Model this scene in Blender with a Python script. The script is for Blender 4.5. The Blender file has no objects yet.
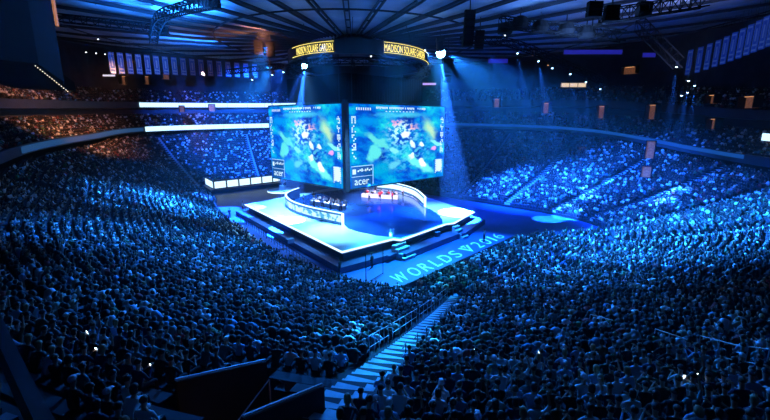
import bpy, math, random
import numpy as np
from mathutils import Vector, Matrix
R = random.Random(7); NR = np.random.default_rng(5)
SC = bpy.context.scene; COL = SC.collection
PI = math.pi
# ------------------------------------------------------------------ camera
CAMZ = 17.0; FPX = 400.0; TILT = math.atan(89 / FPX)
cd = bpy.data.cameras.new('camera'); cam = bpy.data.objects.new('camera', cd); COL.objects.link(cam)
cd.sensor_width = 36; cd.lens = FPX / 770 * 36; cd.clip_end = 600; cd.clip_start = 0.1
cam.location = (0, 0, CAMZ); cam.rotation_euler = (PI / 2 - TILT, 0, 0); SC.camera = cam
CT, ST = math.cos(TILT), math.sin(TILT)
def ray(px, py):
    a = (px - 385) / FPX; b = -(py - 210) / FPX
    return Vector((a, CT + b * ST, -ST + b * CT))
def atz(px, py, z):
    r = ray(px, py); t = (z - CAMZ) / r.z; return Vector((r.x * t, r.y * t, z))
def aty(px, py, Y):
    r = ray(px, py); t = Y / r.y; return Vector((r.x * t, Y, CAMZ + r.z * t))
def proj(p):
    z = p[2] - CAMZ; d = p[1] * CT - z * ST
    if d < .2: return None
    return (385 + FPX * p[0] / d, 210 - FPX * (p[1] * ST + z * CT) / d, d)
# ------------------------------------------------------------------ materials
def mat(name, col, rough=.7, metal=0., emit=None, es=0., vary=0., scale=3., spec=.5):
    m = bpy.data.materials.new(name); m.use_nodes = True; nt = m.node_tree; b = nt.nodes['Principled BSDF']
    b.inputs['Roughness'].default_value = rough; b.inputs['Metallic'].default_value = metal
    b.inputs['Base Color'].default_value = (*col, 1)
    b.inputs['Specular IOR Level'].default_value = spec
    if vary:
        tc = nt.nodes.new('ShaderNodeTexCoord'); n = nt.nodes.new('ShaderNodeTexNoise'); n.inputs['Scale'].default_value = scale
        n.inputs['Detail'].default_value = 4
        cr = nt.nodes.new('ShaderNodeValToRGB'); e = cr.color_ramp.elements
        e[0].position = .3; e[1].position = .7
        e[0].color = (*[c * (1 - vary) for c in col], 1); e[1].color = (*[min(1, c * (1 + vary)) for c in col], 1)
        nt.links.new(tc.outputs['Object'], n.inputs['Vector']); nt.links.new(n.outputs['Fac'], cr.inputs[0]); nt.links.new(cr.outputs[0], b.inputs['Base Color'])
    if emit:
        b.inputs['Emission Color'].default_value = (*emit, 1); b.inputs['Emission Strength'].default_value = es
    return m
M = dict(
    slot=mat('slot_glow', (.2, .1, .05), .7, emit=(.8, .3, .12), es=.5, vary=.5, scale=2),
    voidblack=mat('matte_black_shell', (.003, .003, .004), .95, spec=.1),
    railled=mat('balcony_led', (.02, .03, .06), .5, emit=(.01, .11, .5), es=.55),
    black=mat('black_steel', (.012, .013, .016), .6),
    blackcloth=mat('black_drape', (.01, .011, .016), .95, vary=.4, scale=2),
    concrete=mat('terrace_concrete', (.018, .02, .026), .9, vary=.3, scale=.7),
    floor=mat('arena_floor', (.03, .09, .30), .45, vary=.12, scale=.4),
    stagewhite=mat('stage_white_deck', (.72, .8, .86), .35, vary=.06, scale=.5),
    stageblue=mat('stage_glossy_blue', (.02, .10, .34), .12, vary=.25, scale=.15),
    stageside=mat('stage_skirt', (.02, .03, .07), .6),
    ledge=mat('stage_ledge', (.03, .06, .14), .5, vary=.2, scale=1),
    step=mat('step_paint', (.4, .46, .52), .7, vary=.2, scale=3),
    rail=mat('rail_aluminium', (.55, .6, .65), .35, metal=.6),
    wallp=mat('parapet_paint', (.006, .007, .01), .9, vary=.3, scale=2),
    fascia=mat('fascia_panel', (.035, .045, .065), .5, vary=.2, scale=.6),
    ceil=mat('ceiling_panel', (.5, .53, .58), .7, vary=.3, scale=.25),
    beam=mat('ceiling_beam', (.02, .022, .03), .7),
    back=mat('back_wall_paint', (.03, .03, .035), .9, vary=.4, scale=.5),
    ribbon=mat('ribbon_led', (.1, .1, .1), .5, emit=(.55, .85, 1), es=1.6),
    edgeled=mat('edge_led', (.1, .1, .1), .5, emit=(.6, .85, 1), es=2.2),
    panelled=mat('desk_led_panel', (.1, .1, .1), .5, emit=(.62, .88, 1), es=1.5),
    dullled=mat('dim_ribbon_led', (.05, .06, .08), .5, emit=(.02, .10, .28), es=.55),
    deskblue=mat('desk_teal', (.05, .18, .28), .4),
    white=mat('white_gloss', (.8, .82, .85), .4),
    warm=mat('warm_lamp', (.1, .05, .02), .5, emit=(1, .42, .16), es=1.1),
    warmtint=mat('concrete_lamplight_tint', (.45, .2, .1), .8, vary=.4, scale=4),  # tunnel floor concrete, orange lamplight put into its colour
    warmlit=mat('doorway_glow', (.3, .12, .05), .8, emit=(.9, .34, .14), es=.10, vary=.5, scale=3),  # warm light of the openings put into the panel as a glow
    yellow=mat('yellow_led', (.1, .1, .02), .5, emit=(1, .8, .18), es=1.6),
    bluelamp=mat('lamp_lens', (.1, .1, .1), .4, emit=(.25, .6, 1), es=30),
    bluelamp2=mat('small_lamp_lens', (.1, .1, .1), .4, emit=(.45, .75, 1), es=9),
    whitelamp=mat('white_lamp', (.1, .1, .1), .4, emit=(.9, .95, 1), es=5),
    phone=mat('phone_screen', (.1, .1, .1), .4, emit=(.8, .95, 1), es=7),
    violet=mat('violet_led', (.02, .02, .1), .5, emit=(.03, .03, .6), es=.45),
    banner=mat('banner_cloth', (.10, .20, .50), .8, vary=.15, scale=3),
    bannertrim=mat('banner_trim', (.45, .5, .6), .8),
    skin=mat('skin', (.42, .24, .17), .6), hair=mat('hair_dark', (.007, .005, .004), .6), hairb=mat('hair_brown', (.08, .04, .02), .6), hairl=mat('hair_fair', (.35, .24, .12), .6),
    trouser=mat('trousers_dark', (.01, .012, .02), .9), shoe=mat('shoe_dark', (.03, .03, .03), .7),
    monitor=mat('monitor_screen', (.02, .02, .03), .3, emit=(.3, .6, 1), es=1.0), red=mat('red_cloth', (.6, .03, .03), .8),
    gold=mat('silver_cup', (.75, .8, .85), .25, metal=.8),
    textw=mat('floor_letter_paint', (.85, .88, .92), .5),
)
def oc_mat():
    m = mat('shirt_cloth', (.1, .1, .1), .85); nt = m.node_tree; oi = nt.nodes.new('ShaderNodeObjectInfo')
    nt.links.new(oi.outputs['Color'], nt.nodes['Principled BSDF'].inputs['Base Color']); return m
M['shirt'] = oc_mat()
def attr_mat():
    m = mat('crowd_cloth', (.1, .1, .1), .8); nt = m.node_tree; a = nt.nodes.new('ShaderNodeAttribute'); a.attribute_name = 'Col'
    nt.links.new(a.outputs['Color'], nt.nodes['Principled BSDF'].inputs['Base Color']); return m
M['crowd'] = attr_mat()
# ------------------------------------------------------------------ mesh builder
class MB:
    def __init__(s): s.v = []; s.f = []; s.mi = []; s.cur = 0
    def add(s, vs, fs):
        n = len(s.v); s.v += [tuple(p) for p in vs]; s.f += [tuple(n + i for i in f) for f in fs]; s.mi += [s.cur] * len(fs); return s
    def box(s, c, size, rz=0.):
        x, y, z = [q / 2 for q in size]; ca, sa = math.cos(rz), math.sin(rz)
        vs = []
        for dz in (-z, z):
            for dx, dy in ((-x, -y), (x, -y), (x, y), (-x, y)):
                vs.append((c[0] + dx * ca - dy * sa, c[1] + dx * sa + dy * ca, c[2] + dz))
        return s.add(vs, BOXF)
    def bar(s, a, b, w, h=None, up=(0, 0, 1)):
        a, b = Vector(a), Vector(b); h = h or w; d = (b - a)
        if d.length < 1e-6: return s
        d.normalize(); u = Vector(up)
        if abs(d.dot(u)) > .99: u = Vector((1, 0, 0))
        sd = d.cross(u).normalized() * w / 2; uu = sd.cross(d).normalized() * h / 2
        vs = [p + x + y for p in (a, b) for x, y in ((-sd, -uu), (sd, -uu), (sd, uu), (-sd, uu))]
        return s.add(vs, BOXF)
    def tube(s, a, b, r1, r2=None, n=10):
        a, b = Vector(a), Vector(b); r2 = r1 if r2 is None else r2; d = (b - a).normalized()
        u = Vector((0, 0, 1)) if abs(d.z) < .9 else Vector((1, 0, 0)); x = d.cross(u).normalized(); y = d.cross(x)
        vs = [p + (x * math.cos(2 * PI * k / n) + y * math.sin(2 * PI * k / n)) * r for p, r in ((a, r1), (b, r2)) for k in range(n)]
        fs = [(k, (k + 1) % n, n + (k + 1) % n, n + k) for k in range(n)] + [tuple(range(n))[::-1], tuple(range(n, 2 * n))]
        return s.add(vs, fs)
    def path(s, pts, w, h=None):
        for a, b in zip(pts, pts[1:]): s.bar(a, b, w, h)
        return s
    def strip(s, rows, close=False):
        """rows: list of point lists (same length): a grid surface"""
        n = len(rows[0]); vs = [p for r in rows for p in r]
        fs = [(i * n + j, i * n + j + 1, (i + 1) * n + j + 1, (i + 1) * n + j) for i in range(len(rows) - 1) for j in range(n - 1)]
        return s.add(vs, fs)
    def prism(s, poly, z0, z1):
        n = len(poly); vs = [(p[0], p[1], z0) for p in poly] + [(p[0], p[1], z1) for p in poly]
        fs = [tuple(range(n))[::-1], tuple(range(n, 2 * n))] + [(k, (k + 1) % n, n + (k + 1) % n, n + k) for k in range(n)]
        return s.add(vs, fs)
    def lathe(s, prof, c=(0, 0, 0), n=16):
        vs = [(c[0] + r * math.cos(2 * PI * k / n), c[1] + r * math.sin(2 * PI * k / n), c[2] + z) for r, z in prof for k in range(n)]
        fs = [(i * n + k, i * n + (k + 1) % n, (i + 1) * n + (k + 1) % n, (i + 1) * n + k) for i in range(len(prof) - 1) for k in range(n)]
        fs += [tuple(range(n))[::-1], tuple(range((len(prof) - 1) * n, len(prof) * n))]
        return s.add(vs, fs)
    def ball(s, c, r, sc=(1, 1, 1), n=10, m=6):
        prof = [(max(.02, math.sin(PI * i / m)) * r, -math.cos(PI * i / m) * r) for i in range(m + 1)]
        k0 = len(s.v); s.lathe(prof, (0, 0, 0), n)
        for i in range(k0, len(s.v)):
            x, y, z = s.v[i]; s.v[i] = (x * sc[0] + c[0], y * sc[1] + c[1], z * sc[2] + c[2])
        return s
    def mesh(s, name, mats, smooth=False):
        me = bpy.data.meshes.new(name); me.from_pydata(s.v, [], s.f)
        for m in (mats if isinstance(mats, (list, tuple)) else [mats]): me.materials.append(m)
        if any(s.mi): me.polygons.foreach_set('material_index', s.mi)
        if smooth: me.polygons.foreach_set('use_smooth', [True] * len(s.f))
        me.update(); return me
    def obj(s, name, mats, parent=None, smooth=False):
        o = bpy.data.objects.new(name, s.mesh(name, mats, smooth)); COL.objects.link(o)
        if parent: o.parent = parent
        return o
BOXF = [(3, 2, 1, 0), (4, 5, 6, 7), (0, 1, 5, 4), (1, 2, 6, 5), (2, 3, 7, 6), (3, 0, 4, 7)]
def thing(name, label, cat, loc=(0, 0, 0), rz=0., group=None):
    o = bpy.data.objects.new(name, None); COL.objects.link(o); o.location = loc; o.rotation_euler = (0, 0, rz); o.empty_display_size = .2
    return tag(o, label, cat, group)
def tag(o, label, cat, group=None, kind=None):
    o['label'] = label
    if cat: o['category'] = cat
    if group: o['group'] = group
    if kind: o['kind'] = kind
    return o
def struct(o): o['kind'] = 'structure'; return o
def dup(root, loc=None, rot=None, label=None, group=None):
    r = root.copy(); COL.objects.link(r)
    if loc is not None: r.location = loc
    if rot is not None: r.rotation_euler = rot
    if label: r['label'] = label
    if group: r['group'] = group
    for ch in root.children:
        c = ch.copy(); COL.objects.link(c); c.parent = r
        for g in ch.children:
            d = g.copy(); COL.objects.link(d); d.parent = c
    return r
def spot(loc, to, power, ang, col=(.1, .35, 1), blend=.5, rad=.15):
    l = bpy.data.lights.new('spot_light', 'SPOT'); l.energy = power; l.spot_size = math.radians(ang); l.color = col; l.spot_blend = blend; l.shadow_soft_size = rad
    o = bpy.data.objects.new('spot_light', l); COL.objects.link(o); o.location = loc
    o.rotation_euler = (Vector(to) - Vector(loc)).to_track_quat('-Z', 'Y').to_euler(); return o
# ------------------------------------------------------------------ bowl stations: inner point, outward dir, length, top height
STN = [ # x, y, dx, dy, dmax, ztop
 (7, 35.5, -.327, -.945, 42, 14.2),      # 0 front aisle
 (.0, 37.0, -.5, -.85, 42, 15.0),     # 1
 (-4.6, 39.3, -.68, -.73, 38, 14.0),    # 2
 (-13.5, 47.8, -.8, -.6, 34, 12.0),         # 3
 (-22, 59.5, -.88, -.47, 30, 10.2),     # 4
 (-31, 72.5, -.93, -.30, 27, 11.5),       # 5
 (-37.5, 86.5, -.97, .1, 27, 12.4),     # 6
 (-49, 101, -.8, .6, 24, 13.4),          # 7
 (-32, 116, -.35, .94, 23, 14.2),       # 8
 (-8, 114, .0, 1, 24, 14.6),            # 9
 (10, 94, .4, .91, 36, 14.4),           # 10
 (24, 80, .7, .71, 36, 13.4),           # 11
 (33, 70, .96, .28, 28, 10.2),          # 12
 (35, 61, .99, -.12, 25, 9.3),          # 13
 (30, 51, .78, -.62, 29, 9.8),          # 14
 (20, 43, .45, -.89, 34, 11.5),         # 15
 (13, 38.5, .05, -1, 40, 13.5),           # 16
]
NS = len(STN); STA = np.array(STN, float)
def S(s):
    i = int(math.floor(s)); t = s - i; p0, p1, p2, p3 = (STA[(i + k) % NS] for k in (-1, 0, 1, 2))
    v = .5 * (2 * p1 + (p2 - p0) * t + (2 * p0 - 5 * p1 + 4 * p2 - p3) * t * t + (-p0 + 3 * p1 - 3 * p2 + p3) * t ** 3)
    n = math.hypot(v[2], v[3]); v[2] /= n; v[3] /= n; return v
ROW = .85; Z0 = .4
def H(v, d): u = d / v[4]; return Z0 + (v[5] - Z0) * (.78 * u + .22 * u * u)
def P(s, d, zoff=0.):
    v = S(s); k = math.floor(d / ROW + 1e-6); return Vector((v[0] + v[2] * d, v[1] + v[3] * d, H(v, k * ROW) + zoff))
NU = 28 * NS
SS = [k * NS / NU for k in range(NU + 1)]
SV = [S(s) for s in SS]
NROW = 50
# stepped terrace: each row is a tread with a raised bench along its back
prof = []
b = MB()
rows = []
for v in SV:
    pts = []
    for k in range(NROW):
        d0 = k * ROW
        if d0 > v[4] - ROW: pts += [pts[-1]] * 4; continue
        z = H(v, d0)
        for d, dz in ((0, 0), (.40, 0), (.40, .42), (.85, .42)):
            pts.append((v[0] + v[2] * (d0 + d), v[1] + v[3] * (d0 + d), z + dz))
    rows.append(pts)
b.strip([r for r in rows])
PIT = [(-6.9, 10.5), (-4.5, 13.3), (-1.95, 10.75), (-3.6, 7.7)]
def inq(x, y, poly):
    c = False; j = len(poly) - 1
    for i in range(len(poly)):
        a, q = poly[i], poly[j]
        if (a[1] > y) != (q[1] > y) and x < (q[0] - a[0]) * (y - a[1]) / (q[1] - a[1]) + a[0]: c = not c
        j = i
    return c
b.f = [f for f in b.f if not inq(sum(b.v[i][0] for i in f) / 4, sum(b.v[i][1] for i in f) / 4, PIT)]; b.mi = [0] * len(b.f)
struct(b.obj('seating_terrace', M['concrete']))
# front kerb wall of the bowl down to the floor
b = MB(); b.strip([[(v[0], v[1], -.05), (v[0], v[1], H(v, 0))] for v in SV]); struct(b.obj('wall_bowl_front', M['wallp']))
b = MB(); b.add([(-130, -60, -.06), (130, -60, -.06), (130, 190, -.06), (-130, 190, -.06)], [(0, 1, 2, 3)]); struct(b.obj('floor', M['floor']))
# ------------------------------------------------------------------ rim parapet / upper stands
rim_s = [k * NS / NU for k in range(NU + 1)]
def rimz(v): return v[5] + 2.0
def rim(s, d=0., z=0.):
    v = S(s); return Vector((v[0] + v[2] * (v[4] + d), v[1] + v[3] * (v[4] + d), rimz(v) + z))
UP0, UP1 = 2.55, 14.3    # station range of the upper stands (not behind the camera)
US = [UP0 + (UP1 - UP0) * k / 200 for k in range(201)]
b = MB()
b.strip([[rim(s, 0, -1.5), rim(s, 0, .0), rim(s, .35, .0), rim(s, .35, -.4), rim(s, 1.5, -1.0), rim(s, 1.5, -1.5), rim(s, 0, -1.5)] for s in US])
struct(b.obj('wall_rim_fascia', M['fascia']))
UROW = .9; NUR = 8
def up(s, d, z=0.): return rim(s, 1.5 + d, -1.0 + z)
def profile_upper(s, tier):
    base = 0 if tier == 0 else 9.0; bz = 0 if tier == 0 else 7.6
    pts = []
    for k in range(NUR):
        for d, dz in ((0, 0), (.45, 0), (.45, .42), (.9, .42)): pts.append(up(s, base + k * UROW + d, bz + k * .5 + dz))
    return pts
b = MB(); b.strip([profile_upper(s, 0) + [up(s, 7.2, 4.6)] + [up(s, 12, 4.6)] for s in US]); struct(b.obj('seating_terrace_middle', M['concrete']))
b = MB(); b.strip([[up(s, 12, 4.6), up(s, 12, 6.0), up(s, 8.2, 6.3), up(s, 8.0, 6.3), up(s, 8.0, 8.1), up(s, 8.3, 8.1), up(s, 8.3, 7.4)] for s in US]); struct(b.obj('wall_upper_fascia', M['fascia']))
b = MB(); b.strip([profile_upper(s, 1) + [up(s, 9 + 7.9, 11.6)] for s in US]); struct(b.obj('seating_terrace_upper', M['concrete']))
b = MB(); b.strip([[up(s, 16.9, 11.4), up(s, 16.9, 16), up(s, 18, 30)] for s in US]); struct(b.obj('wall_upper_back', M['back']))
# outer enclosing wall behind the camera
b = MB(); n = 40
b.strip([[(x, y, -1), (x, y, 45)] for x, y in [(100 * math.cos(t), 60 + 100 * math.sin(t)) for t in [PI + PI * k / n for k in range(n + 1)]]]); struct(b.obj('wall_outer', M['back']))
# ribbon boards
def find_s(px, d=0., z=0., lo=UP0, hi=UP1, f=None):
    best = None
    for k in range(2001):
        s = lo + (hi - lo) * k / 2000; p = proj(f(s) if f else rim(s, d, z))
        if p and (best is None or abs(p[0] - px) < best[0]): best = (abs(p[0] - px), s)
    return best[1]
def ribbon(s0, s1, d, z0, z1, m, name, label, parts=1, group=None, f=rim):
    t = thing(name, label, 'led ribbon board', group=group)
    for k in range(parts):
        a = s0 + (s1 - s0) * k / parts; e = s0 + (s1 - s0) * (k + .985) / parts
        b = MB(); ss = [a + (e - a) * q / 10 for q in range(11)]
        b.strip([[f(s, d, z0), f(s, d, z1), f(s, d + .25, z1), f(s, d + .25, z0), f(s, d, z0)] for s in ss])
        b.obj('led_panel', m, t)
    return t
sL0, sL1 = find_s(145), find_s(292, lo=6, hi=9.5)
ribbon(sL0, sL1, -.3, -1.35, -.0, M['ribbon'], 'ribbon_board', 'long bright white ribbon display along the lower balcony front, upper left stands', 8)
ribbon(find_s(140, f=lambda s: up(s, 7.7, 7.2)), find_s(296, f=lambda s: up(s, 7.7, 7.2), lo=6, hi=9.5), 7.7, 6.6, 7.9, M['ribbon'], 'ribbon_board', 'long bright white ribbon display along the higher balcony front', 8, f=up)
ribbon(find_s(20, lo=3, hi=6), find_s(143), -.3, -1.2, -.2, M['dullled'], 'ribbon_board', 'unlit dull blue ribbon display continuing left of the bright lower one', 8)
ribbon(find_s(445, lo=9, hi=12), find_s(745, lo=10, hi=14.2), -.3, -.75, -.1, M['railled'], 'ribbon_board', 'dim blue ribbon display on the balcony front right of the screens', 12)
ribbon(find_s(762, lo=10, hi=14.2, f=lambda s: up(s, 2.2, 4)), find_s(796, lo=10, hi=14.2, f=lambda s: up(s, 2.2, 4)), 2.2, 3.2, 4.4, M['ribbon'], 'ribbon_board', 'short white lit board at the far right edge of the picture', 2, f=up)
# thin LED lines below the right rim
def tubeline(pts, r, name, label, m, cat='light strip'):
    b = MB(); b.path(pts, r * 2); o = b.obj(name, m); return tag(o, label, cat)
# ------------------------------------------------------------------ ceiling
CC = Vector((-6, 74, 0))
def cz(r): return 30.5 + (r / 80) ** 2 * 6.5
b = MB(); b.strip([[(CC.x + r * math.cos(t), CC.y + r * math.sin(t), cz(r)) for r in [2 + 118 * q / 20 for q in range(21)]] for t in [2 * PI * k / 96 for k in range(97)]])
struct(b.obj('ceiling', M['ceil']))
for k in range(36):
    t = 2 * PI * (k + .35) / 36; b = MB(); c, s_ = math.cos(t), math.sin(t)
    for off in (-.3, .3):
        q = [Vector((CC.x + r * c - off * s_, CC.y + r * s_ + off * c, cz(r) - .5)) for r in (7, 25, 50, 75, 100)]
        b.path(q, .16, .34)
    for r in range(8, 98, 4):
        p = Vector((CC.x + r * c, CC.y + r * s_, cz(r) - .5)); b.bar(p - Vector((-s_, c, 0)) * .4, p + Vector((-s_, c, 0)) * .4, .15)
    struct(b.obj('ceiling_beam', M['beam']))
for r in (22, 45, 68):
    b = MB(); b.path([(CC.x + r * math.cos(2 * PI * k / 72), CC.y + r * math.sin(2 * PI * k / 72), cz(r) - .9) for k in range(73)], .14, .2)
    struct(b.obj('ceiling_ring', M['beam']))
# dark housing at the ceiling middle
b = MB(); b.lathe([(3.0, -3.2), (3.6, -3), (3.6, -.6), (2.6, 0)], (CC.x + 1, CC.y - 4, 30.4), 20)
for k in range(20):
    t = 2 * PI * k / 20; b.bar((CC.x + 1 + 3.6 * math.cos(t), CC.y - 4 + 3.6 * math.sin(t), 27.3), (CC.x + 1 + 3.6 * math.cos(t), CC.y - 4 + 3.6 * math.sin(t), 30), .2)
tag(b.obj('winch_housing', M['black']), 'dark round winch housing hanging at the middle of the ceiling', 'rigging housing')
# ------------------------------------------------------------------ screens
Z_LO, Z_HI = 6.85, 19.5
C0 = Vector((-5.85, 60, 0)); DL = Vector((-.7356, .6774, 0)).normalized(); DR = Vector((.7401, .6725, 0)).normalized()
def screen_mat():
    m = bpy.data.materials.new('game_broadcast_picture'); m.use_nodes = True; nt = m.node_tree; N = nt.nodes; L = nt.links
    N.clear(); out = N.new('ShaderNodeOutputMaterial'); em = N.new('ShaderNodeEmission'); L.new(em.outputs[0], out.inputs[0]); em.inputs[1].default_value = 1.0
    uv = N.new('ShaderNodeUVMap')
    nz = N.new('ShaderNodeTexNoise'); nz.inputs['Scale'].default_value = 9; nz.inputs['Detail'].default_value = 5; L.new(uv.outputs[0], nz.inputs[0])
    sub = N.new('ShaderNodeVectorMath'); sub.operation = 'SUBTRACT'; L.new(nz.outputs['Color'], sub.inputs[0]); sub.inputs[1].default_value = (.5, .5, .5)
    scl = N.new('ShaderNodeVectorMath'); scl.operation = 'SCALE'; L.new(sub.outputs[0], scl.inputs[0]); scl.inputs['Scale'].default_value = .13
    ad = N.new('ShaderNodeVectorMath'); ad.operation = 'ADD'; L.new(uv.outputs[0], ad.inputs[0]); L.new(scl.outputs[0], ad.inputs[1])
    n2 = N.new('ShaderNodeTexNoise'); n2.inputs['Scale'].default_value = 4.2; n2.inputs['Detail'].default_value = 6; n2.inputs['Roughness'].default_value = .62; L.new(ad.outputs[0], n2.inputs[0])
    cr = N.new('ShaderNodeValToRGB'); L.new(n2.outputs['Fac'], cr.inputs[0]); e = cr.color_ramp.elements
    e[0].position = .33; e[0].color = (.0, .02, .30, 1); e[1].position = .70; e[1].color = (.02, .72, .68, 1)
    x = cr.color_ramp.elements.new(.45); x.color = (0, .09, .6, 1); x = cr.color_ramp.elements.new(.56); x.color = (.0, .32, .66, 1)
    cur = cr.outputs[0]
    def blob(u, v, ru, rv, rot, col, soft=.5, amt=1., tex=False):
        nonlocal cur
        mp = N.new('ShaderNodeMapping'); mp.vector_type = 'TEXTURE'; mp.inputs['Location'].default_value = (u, v, 0); mp.inputs['Rotation'].default_value = (0, 0, rot); mp.inputs['Scale'].default_value = (ru, rv, 1)
        L.new(ad.outputs[0], mp.inputs[0])
        ln = N.new('ShaderNodeVectorMath'); ln.operation = 'LENGTH'; L.new(mp.outputs[0], ln.inputs[0])
        mr = N.new('ShaderNodeMapRange'); mr.interpolation_type = 'SMOOTHSTEP'; mr.inputs['From Min'].default_value = 1; mr.inputs['From Max'].default_value = 1 - soft; mr.inputs['To Max'].default_value = amt; L.new(ln.outputs['Value'], mr.inputs['Value'])
        fac = mr.outputs[0]
        if tex:
            vn = N.new('ShaderNodeTexNoise'); vn.inputs['Scale'].default_value = 22; vn.inputs['Detail'].default_value = 4; L.new(uv.outputs[0], vn.inputs[0])
            m2 = N.new('ShaderNodeMapRange'); m2.inputs['From Min'].default_value = .47; m2.inputs['From Max'].default_value = .57; L.new(vn.outputs['Fac'], m2.inputs['Value'])
            mu = N.new('ShaderNodeMath'); mu.operation = 'MULTIPLY'; L.new(fac, mu.inputs[0]); L.new(m2.outputs[0], mu.inputs[1]); fac = mu.outputs[0]
        mx = N.new('ShaderNodeMix'); mx.data_type = 'RGBA'; L.new(fac, mx.inputs[0]); L.new(cur, mx.inputs[6]); mx.inputs[7].default_value = (*col, 1); cur = mx.outputs[2]
    blob(.27, .55, .05, .2, .9, (.1, .65, .65)); blob(.22, .42, .06, .15, -.2, (.1, .7, .7)); blob(.3, .2, .18, .13, .3, (0, .33, .62), .8)
    blob(.70, .22, .25, .06, -.7, (.15, .8, .75)); blob(.5, .88, .4, .05, 0, (.05, .5, .75), .9)
    blob(.81, .70, .09, .20, .35, (.2, .62, .5), .7); blob(.83, .68, .05, .14, .35, (.45, .72, .45), .8)
    blob(.55, .45, .42, .42, 0, (.12, .72, .85), .9, .6, True)
    blob(.9, .5, .04, .13, .9, (.2, .8, .8))
    blob(.5, .66, .22, .2, .3, (.55, 1, .95), .9, 1, True); blob(.42, .77, .09, .08, 0, (.95, .3, .5), .9, .9, True); blob(.6, .72, .1, .05, 0, (1, .35, .4), .8, .8, True)
    blob(.55, .62, .06, .06, .4, (.9, 1, .95), .6)
    blob(.62, .5, .04, .07, .2, (.75, 1, .95), .5); blob(.72, .48, .035, .05, 0, (.8, 1, .9), .4); blob(.6, .34, .035, .05, 0, (.7, 1, .95), .4)
    blob(.73, .24, .045, .085, .1, (.9, 1, .95), .4); blob(.87, .42, .045, .045, 0, (.8, .35, .8), .5); blob(.42, .42, .04, .06, .4, (.2, .75, .85), .5); blob(.15, .8, .1, .08, .3, (.0, .25, .7), .7)
    blob(.42, .24, .05, .1, -.6, (.1, .55, .75), .6)
    L.new(cur, em.inputs[0]); em.inputs[1].default_value = 1.3
    return m
M['game'] = screen_mat()
M['ui'] = mat('interface_white', (.1, .1, .1), .5, emit=(.75, 1, 1), es=1.0)
M['uid'] = mat('interface_navy', (.02, .02, .04), .5, emit=(.0, .10, .40), es=.8)
def text_mesh(txt, size):
    cu = bpy.data.curves.new('t', 'FONT'); cu.body = txt; cu.size = size; cu.extrude = .01; cu.align_x = 'LEFT'; o = bpy.data.objects.new('t', cu); COL.objects.link(o)
    dg = bpy.context.evaluated_depsgraph_get(); me = bpy.data.meshes.new_from_object(o.evaluated_get(dg)); bpy.data.objects.remove(o); return me
def video_screen(label, D, w, start, flip):
    t = thing('video_screen', label, 'screen', (C0.x, C0.y, 0))
    nrm = Vector((0, 0, 1)).cross(D) if flip else D.cross(Vector((0, 0, 1)))
    def q(a, z, o=0.): return D * a + Vector((0, 0, z)) + nrm * o
    a0, a1 = start, start + w; h = Z_HI - Z_LO
    b = MB(); b.add([q(a, z, o) for a, z, o in [(a0 - .15, Z_LO - .2, -.5), (a1 + .15, Z_LO - .2, -.5), (a1 + .15, Z_HI + .2, -.5), (a0 - .15, Z_HI + .2, -.5), (a0 - .15, Z_LO - .2, -.02), (a1 + .15, Z_LO - .2, -.02), (a1 + .15, Z_HI + .2, -.02), (a0 - .15, Z_HI + .2, -.02)]], BOXF)
    b.obj('cabinet_frame', M['black'], t)
    L_, R_ = (a1, a0) if flip else (a0, a1)
    me = bpy.data.meshes.new('display'); me.from_pydata([q(L_, Z_LO), q(R_, Z_LO), q(R_, Z_HI), q(L_, Z_HI)], [], [(0, 1, 2, 3)]); me.materials.append(M['game'])
    u = me.uv_layers.new(name='UVMap')
    for i, c in enumerate([(0, 0), (1, 0), (1, 1), (0, 1)]): u.data[i].uv = c
    d = bpy.data.objects.new('display', me); COL.objects.link(d); d.parent = t
    def uvp(x, y, o=.03): return q(L_ + (R_ - L_) * x, Z_LO + h * y, o)
    def rect(b, x0, y0, x1, y1, o=.03): b.add([uvp(x0, y0, o), uvp(x1, y0, o), uvp(x1, y1, o), uvp(x0, y1, o)], [(0, 1, 2, 3)])
    rr = random.Random(3); b = MB()
    for side in (0, 1):
        for k in range(5):
            y = .84 - k * .105; x = .018 if side == 0 else .945
            b.cur = 0
            for r_ in range(4):
                for c_ in range(3):
                    if rr.random() < .62: rect(b, x + c_ * .013, y - r_ * .022, x + c_ * .013 + .011, y - r_ * .022 + .017)
    for k in range(46):
        x = .24 + k * .0115
        if rr.random() < .75: rect(b, x, .945 + rr.random() * .012, x + .008, .975)
    for k in range(9): rect(b, .33 + k * .035, .915, .345 + k * .035, .925)
    for k in range(7): rect(b, .06 + k * .02, .93, .07 + k * .02, .96)
    for x in (.89, .97): 
        for k in range(8): rect(b, x, .06 + k * .026, x + .01, .075 + k * .026)
    for k in range(16): rect(b, .895 + rr.random() * .07, .07 + rr.random() * .18, .905 + rr.random() * .075, .075 + rr.random() * .2)
    rect(b, .01, .262, .21, .268); rect(b, .01, .135, .21, .14); rect(b, .205, .02, .209, .262); rect(b, .02, .17, .05, .23)
    for k in range(8): rect(b, .065 + k * .017, .195 + (k % 2) * .01, .077 + k * .017, .215 + (k % 3) * .01)
    b.obj('interface_text', M['ui'], t)
    b = MB(); rect(b, .012, .005, .2, .26, .015); b.obj('caption_panel', M['uid'], t)
    me = text_mesh('acer', 1.7); me.materials.clear(); me.materials.append(M['ui']); o = bpy.data.objects.new('caption_letters', me); COL.objects.link(o); o.parent = t
    X = (uvp(1, 0) - uvp(0, 0)).normalized(); Z = X.cross(Vector((0, 0, 1))); Zn = nrm
    mt = Matrix((X, Vector((0, 0, 1)), Zn)).transposed().to_4x4(); mt.translation = uvp(.035, .035, .04); o.matrix_local = mt @ Matrix.Shear('XZ', 4, (0, 0)) if False else mt
    for a in (a0 + .8, (a0 + a1) / 2, a1 - .8): b = MB(); b.bar(q(a, Z_HI, -.3), q(a, 27.5, -.3), .12); b.obj('hanging_cable', M['black'], t)
    return t
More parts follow.
